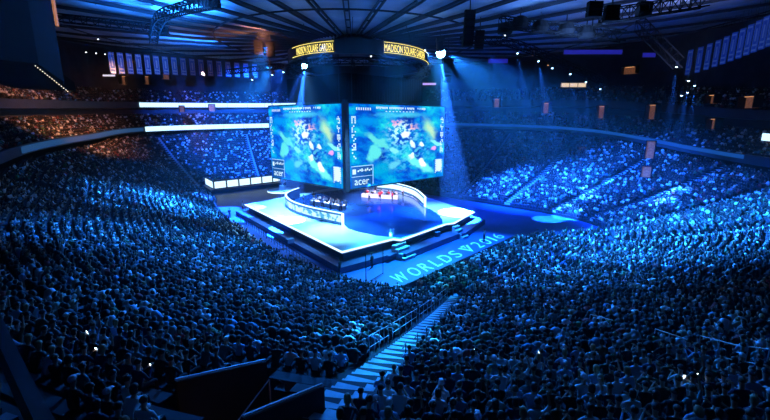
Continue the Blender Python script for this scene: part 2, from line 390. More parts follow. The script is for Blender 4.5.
video_screen('large video screen showing a blue game broadcast, the left and narrower of the two', DL, 19.7, .75, True)
video_screen('large video screen showing a blue game broadcast, the right and wider of the two', DR, 22.0, .75, False)
# corner pillar between screens
b = MB(); ct = C0 + DL * .35 + DR * .35
b.box((C0.x, C0.y + .1, 13.2), (.58, .58, 13.6), PI / 4)
for k in range(9): b.box((C0.x, C0.y + .1, 6.6 + k * 1.5), (.7, .7, .15), PI / 4)
tag(b.obj('corner_mast', M['black']), 'dark hanging mast between the two video screens', 'mast')
# drape box above the screens
SP = [C0 + DL * 1 + DR * 1, C0 + DL * 19, C0 + DL * 19 + DR * 20, C0 + DR * 20.5]
sq = [C0 + DL * 1.0 + DR * 1.0, C0 + DL * 15.5 + DR * .8, C0 + DL * 15.5 + DR * 15.5, C0 + DR * 17.5 + DL * .8]
b = MB(); n = 30
for a, e in zip(sq, sq[1:] + sq[:1]):
    pts = []
    nn = (e - a).cross(Vector((0, 0, 1))).normalized()
    for k in range(n * 2 + 1):
        p = a + (e - a) * k / (2 * n) + nn * (.22 if k % 2 else 0); pts.append([(p.x, p.y, 20.2), (p.x, p.y, 23.9)])
    b.strip(pts)
tag(b.obj('drape', M['voidblack']), 'tall black pleated drape hanging above the video screens', 'curtain')
# ------------------------------------------------------------------ ring truss with yellow sign
RC = Vector((-4.3, 70.5, 0)); RR = 11.4; RY = 14.5; RZ = 26.0
def truss(name, pts, w, label, cat='truss', closed=False):
    b = MB(); pts = [Vector(p) for p in pts]
    corners = []
    for i, p in enumerate(pts):
        d = (pts[min(i + 1, len(pts) - 1)] - pts[max(i - 1, 0)]).normalized(); sd = d.cross(Vector((0, 0, 1))).normalized() * w / 2; u = Vector((0, 0, w / 2))
        corners.append([p - sd - u, p + sd - u, p + sd + u, p - sd + u])
    for a, e in zip(corners, corners[1:]):
        for k in range(4): b.bar(a[k], e[k], .1)
        for k in range(4): b.bar(a[k], e[(k + 1) % 4], .06)
        for k in range(4): b.bar(a[k], a[(k + 1) % 4], .06)
    return tag(b.obj(name, M['voidblack']), label, cat)
ringpts = [RC + Vector((RR * math.cos(t), RY * math.sin(t), RZ - 1.2)) for t in [2 * PI * k / 40 for k in range(41)]]
truss('ring_truss', ringpts, .8, 'round lighting truss hanging below the yellow lettered ring')
t = thing('sign_ring', 'dark hanging ring board with glowing yellow lettering above the screens', 'sign')
b = MB(); b.strip([[RC + Vector((r * math.cos(a), (r + RY - RR) * math.sin(a), z)) for r, z in ((RR, RZ - .3), (RR, RZ + 1.5), (RR - .4, RZ + 1.5), (RR - .4, RZ - .3), (RR, RZ - .3))] for a in [2 * PI * k / 64 for k in range(65)]])
b.obj('ring_board', M['black'], t)
def ring_text(txt, a0, a1, size, m):
    me = text_mesh(txt, size); kx = (a1 - a0) * RR / max(v.co.x for v in me.vertices); me.materials.clear(); me.materials.append(m)
    for v in me.vertices:
        x, y, z = v.co; a = a0 + x * kx / RR; r = RR + .06 + z
        v.co = (RC.x + r * math.cos(a), RC.y + (r + RY - RR) * math.sin(a), RZ + .15 + y)
    o = bpy.data.objects.new('lettering', me); COL.objects.link(o); o.parent = t
def ang_at(px):
    best = None
    for k in range(1000):
        a = -PI + PI * k / 1000; p = proj(RC + Vector((RR * math.cos(a), RY * math.sin(a), RZ)))
        if best is None or abs(p[0] - px) < best[0]: best = (abs(p[0] - px), a)
    return best[1]
ring_text('MADISON SQUARE GARDEN', ang_at(384), ang_at(424), 1.35, M['yellow'])
ring_text('MADISON SQUARE GARDEN', ang_at(297), ang_at(333), 1.35, M['yellow'])
for a0, a1 in ((ang_at(293), ang_at(334)), (ang_at(384), ang_at(428))):
    for zz in (.0, 1.3):
        b = MB(); b.path([RC + Vector(((RR + .06) * math.cos(a0 + (a1 - a0) * k / 12), (RY + .06) * math.sin(a0 + (a1 - a0) * k / 12), RZ + zz)) for k in range(13)], .06); b.obj('border_line', M['yellow'], t)
for k in range(8):
    b = MB(); a = 2 * PI * k / 8; b.bar(RC + Vector((RR * math.cos(a), RY * math.sin(a), RZ + 1.4)), RC + Vector((RR * .9 * math.cos(a), RY * .9 * math.sin(a), 30.5)), .07); b.obj('hanging_cable', M['black'], t)
# ------------------------------------------------------------------ stage
stage_px = [(245, 204.5), (342, 252), (393, 239), (401, 240), (446, 224), (454, 223), (474, 212)]
sp = [atz(x, y, 2.0) for x, y in stage_px]
back = [Vector((2, 92, 2)), Vector((-8, 97, 2))]
def offp(poly, o):
    c = Vector((-4.5, 70, 0)); return [(p.x + (p.x - c.x) / (p.xy - c.xy).length * o, p.y + (p.y - c.y) / (p.xy - c.xy).length * o) for p in poly]
deck = sp + back
t = thing('stage', 'large square white stage with glossy blue middle under the video screens', 'stage')
b = MB(); b.prism([(p.x, p.y) for p in deck], 1.75, 2.0); b.obj('deck', M['stagewhite'], t)
b = MB(); b.prism(offp(deck, -.6), .0, 1.75); b.obj('skirt', M['stageside'], t)
b = MB(); b.prism(offp(deck, 1.9), .0, .75); b.obj('lower_ledge', M['ledge'], t)
# edge LED line
b = MB(); b.path([p + Vector((0, 0, -.02)) for p in sp], .16, .16); b.obj('edge_light', M['edgeled'], t)
# glossy floor disc clipped to deck
dc = Vector((-2.2, 65.5)); cl = []
def inside(p, poly):
    c = False; j = len(poly) - 1
    for i in range(len(poly)):
        a, q = poly[i], poly[j]
        if (a[1] > p[1]) != (q[1] > p[1]) and p[0] < (q[0] - a[0]) * (p[1] - a[1]) / (q[1] - a[1]) + a[0]: c = not c
        j = i
    return c
dk = offp(deck, -.45)
G_ = [(-3.5, 89.2), (-10, 88), (-15, 84), (-17.2, 79.5), (-18, 74), (-15.9, 67.6), (-11.8, 62.3), (-6.0, 57.4), (-5.3, 55.2), (-3.6, 53.4), (-1.2, 51.7), (1.0, 50.9), (2.1, 50.5), (8.6, 58.0), (8.9, 60.5), (8.8, 64), (8.0, 67.5), (6.9, 70.5), (5.6, 79), (2, 86)]
cl = [(x, y) for x, y in G_]
b = MB(); b.prism(cl, 2.0, 2.03); b.obj('glossy_floor', M['stageblue'], t)
# steps on the right front edge
b = MB(); a_, e_ = sp[2], sp[3]; dr = (sp[4] - sp[3]).normalized(); nr = Vector((dr.y, -dr.x, 0))
base = sp[2] + (sp[3] - sp[2]) * .5
for k in range(4):
    c = base + nr * (.5 + k * .55) - dr * .2; b.box((c.x, c.y, (2 - .42 * (k + 1)) / 2 + .0), (2.4, .56, 2 - .42 * (k + 1)), math.atan2(dr.y, dr.x))
b.obj('steps', M['step'], t)
b = MB(); base = sp[5] 
for k in range(4):
    c = base + nr * (.4 + k * .5); b.box((c.x, c.y, (2 - .42 * (k + 1)) / 2), (1.6, .5, 2 - .42 * (k + 1)), math.atan2(dr.y, dr.x))
b.obj('steps', M['step'], t)
# curved LED desk walls
def crv(pts, n=8):
    out = []
    for i in range(len(pts) - 1):
        p0, p1, p2, p3 = pts[max(i - 1, 0)], pts[i], pts[i + 1], pts[min(i + 2, len(pts) - 1)]
        for k in range(n):
            q = k / n; out.append(.5 * (2 * p1 + (p2 - p0) * q + (2 * p0 - 5 * p1 + 4 * p2 - p3) * q * q + (-p0 + 3 * p1 - 3 * p2 + p3) * q ** 3))
    return out + [pts[-1]]
def arcwall(label, pts, hgt, inner, panel_mat, th=.45, panels=6):
    t = thing('curved_wall', label, 'stage wall'); c = Vector((-5, 71, 0))
    P_ = crv([Vector((x, y, 2.0)) for x, y in pts]); nn = []
    for i in range(len(P_)):
        d = (P_[min(i + 1, len(P_) - 1)] - P_[max(i - 1, 0)]).normalized(); q = d.cross(Vector((0, 0, 1)))
        if q.dot(P_[i] - c) < 0: q = -q
        nn.append(q)
    Z = Vector((0, 0, 1))
    b = MB(); b.strip([[p + n_ * th / 2 + Z * .0, p + n_ * th / 2 + Z * hgt, p - n_ * th / 2 + Z * hgt, p - n_ * th / 2, p + n_ * th / 2] for p, n_ in zip(P_, nn)])
    b.add([P_[0] + nn[0] * th / 2, P_[0] + nn[0] * th / 2 + Z * hgt, P_[0] - nn[0] * th / 2 + Z * hgt, P_[0] - nn[0] * th / 2], [(0, 1, 2, 3)])
    b.add([P_[-1] + nn[-1] * th / 2, P_[-1] + nn[-1] * th / 2 + Z * hgt, P_[-1] - nn[-1] * th / 2 + Z * hgt, P_[-1] - nn[-1] * th / 2], [(0, 1, 2, 3)])
    b.obj('body', M['deskblue'], t)
    sg = -1 if inner else 1; N_ = len(P_) - 1
    for k in range(panels):
        i0 = round(N_ * k / panels); i1 = round(N_ * (k + 1) / panels)
        b = MB(); b.strip([[P_[i] + nn[i] * sg * (th / 2 + .04) + Z * .28 * hgt, P_[i] + nn[i] * sg * (th / 2 + .04) + Z * hgt * .85] for i in range(i0, i1 + 1)]) ; b.obj('led_panel', panel_mat, t)
    b = MB(); b.path([p + Z * (hgt + .04) for p in P_], .3, .08); b.obj('top_light', M['edgeled'], t)
    b = MB(); b.box(P_[-1] + Z * hgt / 2, (.35, .35, hgt)); b.obj('end_light', M['edgeled'], t)
    return t
def led_pattern():
    m = mat('desk_led_picture', (.1, .1, .1), .5); nt = m.node_tree; b_ = nt.nodes['Principled BSDF']
    tc = nt.nodes.new('ShaderNodeTexCoord'); n = nt.nodes.new('ShaderNodeTexNoise'); n.inputs['Scale'].default_value = 1.1; n.inputs['Detail'].default_value = 3
    cr = nt.nodes.new('ShaderNodeValToRGB'); e = cr.color_ramp.elements; e[0].position = .42; e[0].color = (.02, .3, .42, 1); e[1].position = .52; e[1].color = (.65, .95, 1, 1)
    nt.links.new(tc.outputs['Object'], n.inputs[0]); nt.links.new(n.outputs['Fac'], cr.inputs[0]); nt.links.new(cr.outputs[0], b_.inputs['Emission Color']); b_.inputs['Emission Strength'].default_value = 1.1
    return m
M['ledpic'] = led_pattern()
arcwall('curved low display wall on the left of the stage, teal and white', [(-17.5, 80), (-18.5, 74), (-16.3, 67.4), (-12.1, 61.9), (-6.2, 57.0)], 1.75, False, M['ledpic'], panels=8)
arcwall('curved white display wall on the right rear of the stage', [(-3.5, 90.2), (2.2, 86.6), (5.9, 79.5), (7.2, 70.5)], 1.7, True, M['panelled'], panels=8)
# platform for the teams
# ------------------------------------------------------------------ people prototypes
def seg_mat(pts_bones, co):
    best = (9e9, 0)
    for a, b_, m in pts_bones:
        ab = b_ - a; q = max(0, min(1, (co - a).dot(ab) / max(ab.length_squared, 1e-9))); d = (co - (a + ab * q)).length
        if d < best[0]: best = (d, m)
    return best[1]
def make_person(pose):
    """one continuous skinned figure, origin on the ground below the hips, facing +Y"""
    seated = not pose.startswith('stand')
    hz = .50 if seated else .93
    lean = {'sit': .02, 'lean': .26, 'phone': .06, 'clap': .04, 'cheer': 0, 'chin': .2, 'type': .1, 'stand': 0, 'stand_clap': 0}[pose]
    V = []; E = []; Rr = []
    def nv(p, r, par=None):
        V.append(Vector(p)); Rr.append(r)
        if par is not None: E.append((par, len(V) - 1))
        return len(V) - 1
    pel = nv((0, 0, hz), (.155, .12)); sp1 = nv((0, lean * .3, hz + .17), (.145, .11), pel); ch = nv((0, lean * .75, hz + .36), (.17, .12), sp1)
    nk0 = nv((0, lean, hz + .49), (.075, .07), ch); nk = nv((0, lean + .02, hz + .56), (.055, .055), nk0)
    hd0 = nv((0, lean + .035, hz + .635), (.068, .078), nk); hd1 = nv((0, lean + .045, hz + .72), (.078, .092), hd0); hd2 = nv((0, lean + .03, hz + .80), (.055, .06), hd1)
    bones = [(0, 1, 'shirt'), (1, 2, 'shirt'), (2, 3, 'shirt'), (3, 4, 'skin'), (4, 5, 'skin'), (5, 6, 'skin'), (6, 7, 'skin')]
    hands = []
    arms = {'sit': ((.27, .04, .22), (.13, .28, .07)), 'lean': ((.27, .18, .2), (.10, .36, .08)), 'phone': ((.25, .12, .2), (.07, .36, .40)), 'clap': ((.27, .12, .2), (.035, .36, .34)),
            'cheer': ((.30, .06, .62), (.24, .12, .90)), 'chin': ((.22, .30, .18), (.06, .27, .50)), 'type': ((.26, .16, .2), (.16, .40, .21)), 'stand': ((.27, -.02, .2), (.24, .06, -.04)), 'stand_clap': ((.27, .12, .22), (.04, .36, .34))}[pose]
    for sx in (-1, 1):
        el, wr = arms
        if pose == 'cheer' and sx < 0: el, wr = ((.27, .04, .22), (.13, .28, .07))
        if pose == 'chin' and sx < 0: el, wr = ((.25, .15, .2), (.1, .36, .1))
        sh = nv((sx * .19, lean * .9, hz + .43), (.068, .066), ch); e = nv((sx * el[0], lean * .8 + el[1], hz + el[2]), (.046, .046), sh)
        w = nv((sx * wr[0], lean * .8 + wr[1], hz + wr[2]), (.028, .026), e); d = (V[w] - V[e]).normalized(); pm = nv(V[w] + d * .07, (.042, .02), w)
        bones += [(sh, e, 'shirt'), (e, w, 'shirt' if pose in ('sit', 'phone', 'stand') else 'skin'), (w, pm, 'skin')]
        hands.append((V[pm].copy(), d, sx))
    for sx in (-1, 1):
        hp = nv((sx * .10, .02, hz - .03), (.098, .095), pel)
        if seated: kn = nv((sx * .14, .46, hz + .0), (.062, .062), hp); an = nv((sx * .14, .44, .09), (.043, .045), kn)
        else: kn = nv((sx * .11, .02, .49), (.062, .062), hp); an = nv((sx * .12, -.01, .09), (.043, .045), kn)
        to = nv(V[an] + Vector((sx * .02, .15, -.045)), (.042, .03), an)
        bones += [(hp, kn, 'trouser'), (kn, an, 'trouser'), (an, to, 'shoe'), (0, hp, 'trouser')]
    me = bpy.data.meshes.new('person'); me.from_pydata(V, E, []); o = bpy.data.objects.new('person', me); COL.objects.link(o)
    md = o.modifiers.new('s', 'SKIN'); ly = me.skin_vertices[0] if me.skin_vertices else None
    if ly is None:
        bpy.context.view_layer.objects.active = o
    for i, sv in enumerate(me.skin_vertices[0].data): sv.radius = Rr[i]; sv.use_root = (i == 0)
    sb = o.modifiers.new('u', 'SUBSURF'); sb.levels = 1; sb.render_levels = 1
    dg = bpy.context.evaluated_depsgraph_get(); em = bpy.data.meshes.new_from_object(o.evaluated_get(dg)); bpy.data.objects.remove(o)
    b = MB(); bo = [(V[a], V[c], m) for a, c, m in bones]; names = ['shirt', 'skin', 'trouser', 'shoe']
    vs = [v.co.copy() for v in em.vertices]
    for p in em.polygons:
        b.cur = names.index(seg_mat(bo, p.center)); b.f.append(tuple(p.vertices)); b.mi.append(b.cur)
    b.v = [tuple(v) for v in vs]
    b.cur = 1
    hc = Vector((0, lean + .045, hz + .72))
    b.add([hc + Vector((x, y, z)) for x, y, z in ((-.014, .085, .015), (.014, .085, .015), (0, .122, -.018), (-.02, .086, -.03), (.02, .086, -.03))], [(0, 1, 2), (0, 2, 3), (1, 4, 2), (3, 2, 4)])
    for sx in (-1, 1): b.ball(hc + Vector((sx * .083, -.002, -.01)), .03, (.4, .7, 1.1), 6, 4)
    # fingers
    for c, d, sx in hands:
        u = Vector((0, 0, 1)) if abs(d.z) < .8 else Vector((0, 1, 0)); sd = d.cross(u).normalized(); dn = sd.cross(d).normalized()
        for k, ln in enumerate((.062, .075, .072, .055)):
            r0 = c + sd * (k - 1.5) * .02 + d * .005; m1 = r0 + d * ln * .55 - dn * .004; m2 = m1 + (d * .8 - dn * .55).normalized() * ln * .5
            b.tube(r0, m1, .0095, .0085, 5); b.tube(m1, m2, .0085, .006, 5)
        r0 = c - d * .04 + sd * .035 * -sx; m1 = r0 + (d * .7 + sd * -sx * .7).normalized() * .04; b.tube(r0, m1, .012, .01, 5); b.tube(m1, m1 + d * .03, .01, .007, 5)
    mesh = b.mesh('body', [M['shirt'], M['skin'], M['trouser'], M['shoe']], True)
    return mesh, hc, lean
def hair_mesh(hc, style, m):
    b = MB(); n, k = 14, 8; rad = .1
    rows = []
    for i in range(k + 1):
        th = PI * .58 * i / k; r = []
        for j in range(n + 1):
            ph = 2 * PI * j / n; x = math.sin(th) * math.cos(ph); y = math.sin(th) * math.sin(ph); z = math.cos(th)
            lim = 1.0
            if y > .25 and z < .35: z = .35 + (z - .35) * .2; y = min(y, .8)
            if style == 'long' and y < .1 and i >= k - 2: z -= 1.0 * (i - (k - 3)) / 3; 
            r.append(hc + Vector((x * .094, y * .108 - .008, z * .105 + .018)))
        rows.append(r)
    b.strip(rows)
    if style == 'bun': b.ball(hc + Vector((0, -.1, .06)), .045, n=8, m=5)
    if style == 'cap':
        b.add([hc + Vector(p) for p in ((-.07, .08, .06), (.07, .08, .06), (.05, .17, .045), (-.05, .17, .045), (-.07, .08, .07), (.07, .08, .07), (.05, .17, .055), (-.05, .17, .055))], BOXF)
    return b.mesh('hair' if style != 'cap' else 'cap', [m], True)
PROTO = {}
for pose in ('sit', 'lean', 'phone', 'clap', 'cheer', 'chin', 'type', 'stand', 'stand_clap'):
    mesh, hc, ln = make_person(pose)
    PROTO[pose] = (mesh, {k: hair_mesh(hc, st, M[mm]) for k, st, mm in (('short dark', 'short', 'hair'), ('long dark', 'long', 'hair'), ('short brown', 'short', 'hairb'), ('fair', 'long', 'hairl'), ('bun', 'bun', 'hair'), ('cap', 'cap', 'white'))}, hc)
SHIRTS = {'black': (.012, .012, .015), 'navy': (.012, .018, .06), 'grey': (.16, .17, .18), 'pale blue': (.35, .5, .7), 'white': (.75, .78, .8), 'red': (.6, .02, .03), 'dark green': (.02, .09, .05), 'brown': (.12, .07, .04), 'teal': (.05, .3, .33)}
def person(loc, rz, pose, shirt, hair, label, group=None, scale=1.):
    t = thing('person', label, 'person', loc, rz, group); t.scale = (scale,) * 3
    mesh, hm, hc = PROTO[pose]
    o = bpy.data.objects.new('body', mesh); COL.objects.link(o); o.parent = t; o.color = (*SHIRTS[shirt], 1)
    h = bpy.data.objects.new('cap' if hair == 'cap' else 'hair', hm[hair]); COL.objects.link(h); h.parent = t
    return t
# ------------------------------------------------------------------ where people sit
AISLES = [0.0, 2.8, 3.55, 4.25, 4.95, 5.65, 6.4, 7.1, 7.8, 8.5, 9.2, 9.85, 10.45, 11.05, 11.7, 12.4, 13.1, 13.8, 14.4, 15.05]
CENTER = Vector((-4.5, 68, 0))
AV = [(a, S(a)) for a in AISLES]
def aisle_w(a): return 1.08 if a == 0.0 else .95
# vomitory openings (station s, d0, d1, half width)
VPX = atz(245, 400, 9.0)
def in_vom(p):
    return False
PPX = [aty(x, y, d) for x, y, d in ((-42, 250, 10.5), (-28, 268, 9.8), (-12, 290, 9.0), (0, 314, 8.3), (12, 338, 7.6), (24, 362, 7.0), (36, 385, 6.4), (47, 405, 6.0), (58, 424, 5.5))]
spots = []   # (x,y,z,rz)
def clear_rects(): pass
# vomitory rectangle near the front, built further down: centre line points
VA = aty(175, 381, 12.5); VB = aty(265, 361, 15.0); VC = aty(243, 418, 10.2); VD = aty(322, 386, 12.2)
def seg_side(p, a, b_): return (b_.x - a.x) * (p[1] - a.y) - (b_.y - a.y) * (p[0] - a.x)
vq = [VA, VB, VD + Vector((.2, .1, 0)), VC + Vector((.6, -.2, 0)), VC + Vector((-2.5, -2.0, 0)), VA + Vector((-.8, -1.2, 0))]
vqp = [(-7.3, 10.2), (-4.8, 13.8), (-1.5, 12.2), (-1.6, 9.6), (-2.2, 7.4), (-3.4, 5.5)]
gapq = []
for k in range(NROW):
    d0 = k * ROW; vlist = []
    s = 0.0
    # march along the row by arc length
    prev = None; acc = R.random() * .5; step = NS / 6000
    while s < NS:
        v = S(s)
        if d0 <= v[4] - ROW * 2:
            x = v[0] + v[2] * (d0 + .60); y = v[1] + v[3] * (d0 + .60)
            if prev: acc += math.hypot(x - prev[0], y - prev[1])
            prev = (x, y)
            if acc > .53:
                acc = 0; ok = True
                for a, av in AV:
                    da = abs(s - a); da = min(da, NS - da)
                    if da < .6:
                        ax = av[0] + av[2] * (d0 + .6); ay = av[1] + av[3] * (d0 + .6)
                        if math.hypot(x - ax, y - ay) < aisle_w(a): ok = False; break
                if ok and y > 1.5 and inside((x, y), vqp): ok = False
                if ok and (math.hypot(x, y) < 4.5 or any(math.hypot(x - q.x, y - q.y) < .75 for q in PPX)): ok = False
                if ok and R.random() < .95:
                    f = Vector((-v[2], -v[3])); g = (CENTER.xy - Vector((x, y))).normalized(); f = (f + g * .5).normalized()
                    spots.append((x, y, H(v, d0), math.atan2(f.y, f.x) - PI / 2 + R.gauss(0, .12)))
        else: prev = None
        s += step
# flat floor seating right of the corridor and beside the stage
fl = []
ca = Vector((.69, .724)); cn = Vector((.724, -.69)); org = Vector((3.4, 38.6))
inner = [(v[0], v[1]) for v in SV]
for i in range(90):
    for j in range(60):
        p = org + ca * (i * .56) + cn * (j * .85 + .3)
        if i % 18 in (16, 17): continue
        if p.y > 56.3 + (p.x - 18.6) * .24: continue
        if inside(p, inner) and inside(p + cn * .6, inner) and inside(p - cn * .1 + ca * .4, inner) and inside(p - ca * .5, inner) and p.length > 30:
            if R.random() < .93: g = (CENTER.xy - p).normalized(); fl.append((p.x, p.y, -.06, math.atan2(g.y, g.x) - PI / 2))
lorg = Vector((-6.4, 42.2)); la = Vector((-.57, .82)); lnn = Vector((-.82, -.57))
for i in range(90):
    for j in range(4):
        p = lorg + la * (i * .56) + lnn * (j * .85)
        if False and inside(p, inner) and i % 20 not in (18, 19) and R.random() < .9: g = (CENTER.xy - p).normalized(); fl.append((p.x, p.y, -.06, math.atan2(g.y, g.x) - PI / 2))
spots += fl
# far-side people on the floor rows behind the far desk
# near spectators become individuals
scored = []
rest = []
for q in spots:
    pr = proj((q[0], q[1], q[2] + .9)); 
    if pr and -12 < pr[0] < 782 and 150 < pr[1] < 432: scored.append((pr[2], q, pr))
    elif pr and (pr[2] < 60 or -60 < pr[0] < 830): rest.append(q)
scored.sort(key=lambda t: t[0])
near = [x for x in scored if x[0] > 4][:298]; rest += [x[1] for x in scored if x[0] > 4][298:]
print('near', len(near), near[-1][0], 'rest', len(rest))
# ------------------------------------------------------------------ crowd stuff
def tmpl_far():
    b = MB(); b.ball((0, .05, 1.2), .105, (1, 1.1, 1.2), 6, 4); nh = len(b.v)
    def ring(z, x, y, oy): return [(-x, -y + oy, z), (x, -y + oy, z), (x, y + oy, z), (-x, y + oy, z)]
    b.add(ring(.5, .17, .12, 0) + ring(.95, .23, .12, .02) + ring(1.06, .1, .07, .03), [(0, 1, 5, 4), (1, 2, 6, 5), (2, 3, 7, 6), (3, 0, 4, 7), (4, 5, 9, 8), (5, 6, 10, 9), (6, 7, 11, 10), (7, 4, 8, 11), (8, 9, 10, 11)])
    nt_ = len(b.v)
    b.add([(-.18, .0, .62), (.18, .0, .62), (.2, .5, .58), (-.2, .5, .58), (-.2, .5, .42), (.2, .5, .42), (.16, .46, .0), (-.16, .46, 0)], [(0, 1, 2, 3), (3, 2, 5, 4), (4, 5, 6, 7)])
    nl = len(b.v)
    for sx in (-1, 1): b.bar((sx * .26, .02, .95), (sx * .24, .2, .7), .09, .09); b.bar((sx * .24, .2, .7), (sx * .08, .38, .72), .07, .07)
    return b, (nh, nt_, nl, len(b.v))
tb, (nh, ntt, nl, nall) = tmpl_far()
TV = np.array(tb.v); TF = tb.f
# cheering variant : arms lifted
TV2 = TV.copy(); arm = np.arange(nl, nall)
for side in (0, 1):
    a = arm[side * 16: side * 16 + 16]; sx = -1 if side == 0 else 1
    e = np.array([sx * .28, .1, 1.12]); w = np.array([sx * .2, .18, 1.42]); sh = np.array([sx * .26, .02, .95])
    for grp, pa, pb in ((a[:4], sh, None), (a[4:8], None, e), (a[8:12], e, None), (a[12:16], None, w)):
        tgt = pa if pa is not None else pb; TV2[grp] = TV2[grp] - TV2[grp].mean(0) + tgt
CLO = np.array([(.004, .004, .006)] * 14 + [(.012, .014, .02)] * 6 + [(.03, .03, .04)] * 3 + [(.2, .2, .21)] * 1 + [(.8, .81, .83)] * 4 + [(.30, .04, .04), (.05, .2, .3), (.3, .5, .7), (.5, .45, .35), (.05, .15, .06)])
def build_crowd(name, sp_, label, seed=1, kind='stuff'):
    rg = np.random.default_rng(seed); n = len(sp_); A = np.array(sp_); nv = len(TV)
    pick = rg.random(n) < .07; V_ = np.where(pick[:, None, None], TV2[None], TV[None]).copy()
    sc_ = rg.normal(1, .05, (n, 1, 1)); V_ *= sc_
    V_[:, :, 1] += np.clip(V_[:, :, 2] - .5, 0, 1) * rg.normal(.08, .14, (n, 1)); V_[:, :, 0] += np.clip(V_[:, :, 2] - .5, 0, 1) * rg.normal(0, .08, (n, 1))
    c, s_ = np.cos(A[:, 3])[:, None], np.sin(A[:, 3])[:, None]
    X = V_[:, :, 0] * c - V_[:, :, 1] * s_ + A[:, 0][:, None]; Y = V_[:, :, 0] * s_ + V_[:, :, 1] * c + A[:, 1][:, None]; Z = V_[:, :, 2] + A[:, 2][:, None]
    co = np.stack([X, Y, Z], -1).reshape(-1, 3).astype(np.float32)
    loops, starts, tot = [], [], 0
    lt = [len(f) for f in TF]; flat = np.concatenate([np.array(f) for f in TF]); st = np.cumsum([0] + lt[:-1])
    L_ = (flat[None] + (np.arange(n) * nv)[:, None]).reshape(-1); S_ = (st[None] + (np.arange(n) * len(flat))[:, None]).reshape(-1)
    me = bpy.data.meshes.new(name); me.vertices.add(len(co)); me.vertices.foreach_set('co', co.reshape(-1)); me.loops.add(len(L_)); me.loops.foreach_set('vertex_index', L_.astype(np.int32))
    me.polygons.add(len(S_)); me.polygons.foreach_set('loop_start', S_.astype(np.int32)); me.update(calc_edges=True)
    colr = np.zeros((n, nv, 4), np.float32); colr[..., 3] = 1
    cl_ = CLO[rg.integers(0, len(CLO), n)]; skin = np.array([(.34, .2, .14), (.45, .29, .21), (.16, .09, .06)])[rg.integers(0, 3, n)]; hair = np.array([(.015, .012, .01)] * 5 + [(.08, .04, .02), (.3, .2, .1), (.6, .6, .6)])[rg.integers(0, 8, n)]
    colr[:, :nh, :3] = hair[:, None]; face = (TV[:nh, 1] > .06) & (TV[:nh, 2] < 1.27); colr[:, :nh][:, face, :3] = skin[:, None]
    colr[:, nh:ntt, :3] = cl_[:, None]; colr[:, ntt:nl, :3] = (.02, .025, .045); colr[:, nl:, :3] = cl_[:, None]
    bare = rg.random(n) < .5; ff = np.zeros(nall, bool)
    for side in (0, 1): ff[nl + side * 16 + 8: nl + side * 16 + 16] = True
    tmp = colr[bare]; tmp[:, ff, :3] = skin[bare][:, None]; colr[bare] = tmp
    at = me.attributes.new('Col', 'FLOAT_COLOR', 'POINT'); at.data.foreach_set('color', colr.reshape(-1)); me.materials.append(M['crowd'])
    o = bpy.data.objects.new(name, me); COL.objects.link(o); return tag(o, label, 'crowd', kind=kind)
# upper tiers people
ups = []
for tier in (0, 1):
    base = 0 if tier == 0 else 9.0; bz = 0 if tier == 0 else 7.6
    for k in range(NUR):
        s = UP0; prev = None; acc = 0
        while s < UP1:
            p = up(s, base + k * UROW + .6, bz + k * .5)
            if prev: acc += (p.xy - prev.xy).length
            prev = p
            if acc > .58:
                acc = 0; ph = (s * 2.3) % 1
                if ph > .07 and R.random() < .88:
                    pr = proj(p)
                    if pr and -40 < pr[0] < 810: g = (CENTER.xy - p.xy).normalized(); ups.append((p.x, p.y, p.z, math.atan2(g.y, g.x) - PI / 2))
            s += .0012
rest += ups
print('crowd', len(rest))
build_crowd('crowd', rest, 'dense seated crowd filling the arena tiers in blue light')
# ------------------------------------------------------------------ near individuals
rg = random.Random(11)
poses = {'sit': 'hands in lap', 'lean': 'leaning forward', 'phone': 'hands at chest', 'clap': 'clapping', 'cheer': 'one arm raised', 'chin': 'chin on hand'}
hairs = ['short dark', 'long dark', 'short brown', 'fair', 'bun', 'cap']; hw = [8, 5, 4, 1.5, 1, 1.5]
hairw = {'short dark': 'short dark hair', 'long dark': 'long dark hair', 'short brown': 'short brown hair', 'fair': 'fair hair', 'bun': 'hair bun', 'cap': 'white cap'}
sh = ['black', 'navy', 'grey', 'pale blue', 'white', 'red', 'dark green', 'brown', 'teal']; sw = [12, 6, 2, 4, 4, .2, .7, 1, .6]
def area(pr):
    x, y, d = pr
    if x < 175: return 'by the curved rail'
    if x < 335: return 'beside the tunnel walls'
    if x < 470: return 'just right of the stairs'
    if x < 620: return 'in lower middle rows'
    return 'in lower right corner'
cnt = {}
plist = []
phones_px = [(77, 341), (74, 363), (133, 378), (445, 411), (545, 337), (708, 385), (690, 382), (465, 325)]
taken = set(); phone_i = {}
for px in phones_px:
    bi = min((i for i in range(len(near)) if i not in taken), key=lambda i: (near[i][2][0] - px[0]) ** 2 + (near[i][2][1] - px[1]) ** 2); taken.add(bi); phone_i[bi] = px
redi = min((i for i in range(len(near)) if i not in taken), key=lambda i: (near[i][2][0] - 182) ** 2 + (near[i][2][1] - 330) ** 2)
rows_ = []
for i, (d, q, pr) in enumerate(near):
    pose = rg.choices(list(poses), [6, 4, 2, 3, 1.2, 1.5])[0]; c = rg.choices(sh, sw)[0]; h = rg.choices(hairs, hw)[0]
    if i in phone_i: pose = 'phone'
    if i == redi: c = 'red'
    dist = 'close to the camera' if d < 11 else ('a few rows further down' if d < 14 else 'in the farther rows')
    lab = f"person in {c} top, {hairw[h]}, {poses[pose]}, {area(pr)}"
    if i in phone_i: lab = f"person in {c} top {hairw[h]} holding a lit phone, {area(pr)}"
    rows_.append((q, pose, c, h, lab, pr)); cnt[lab] = cnt.get(lab, 0) + 1
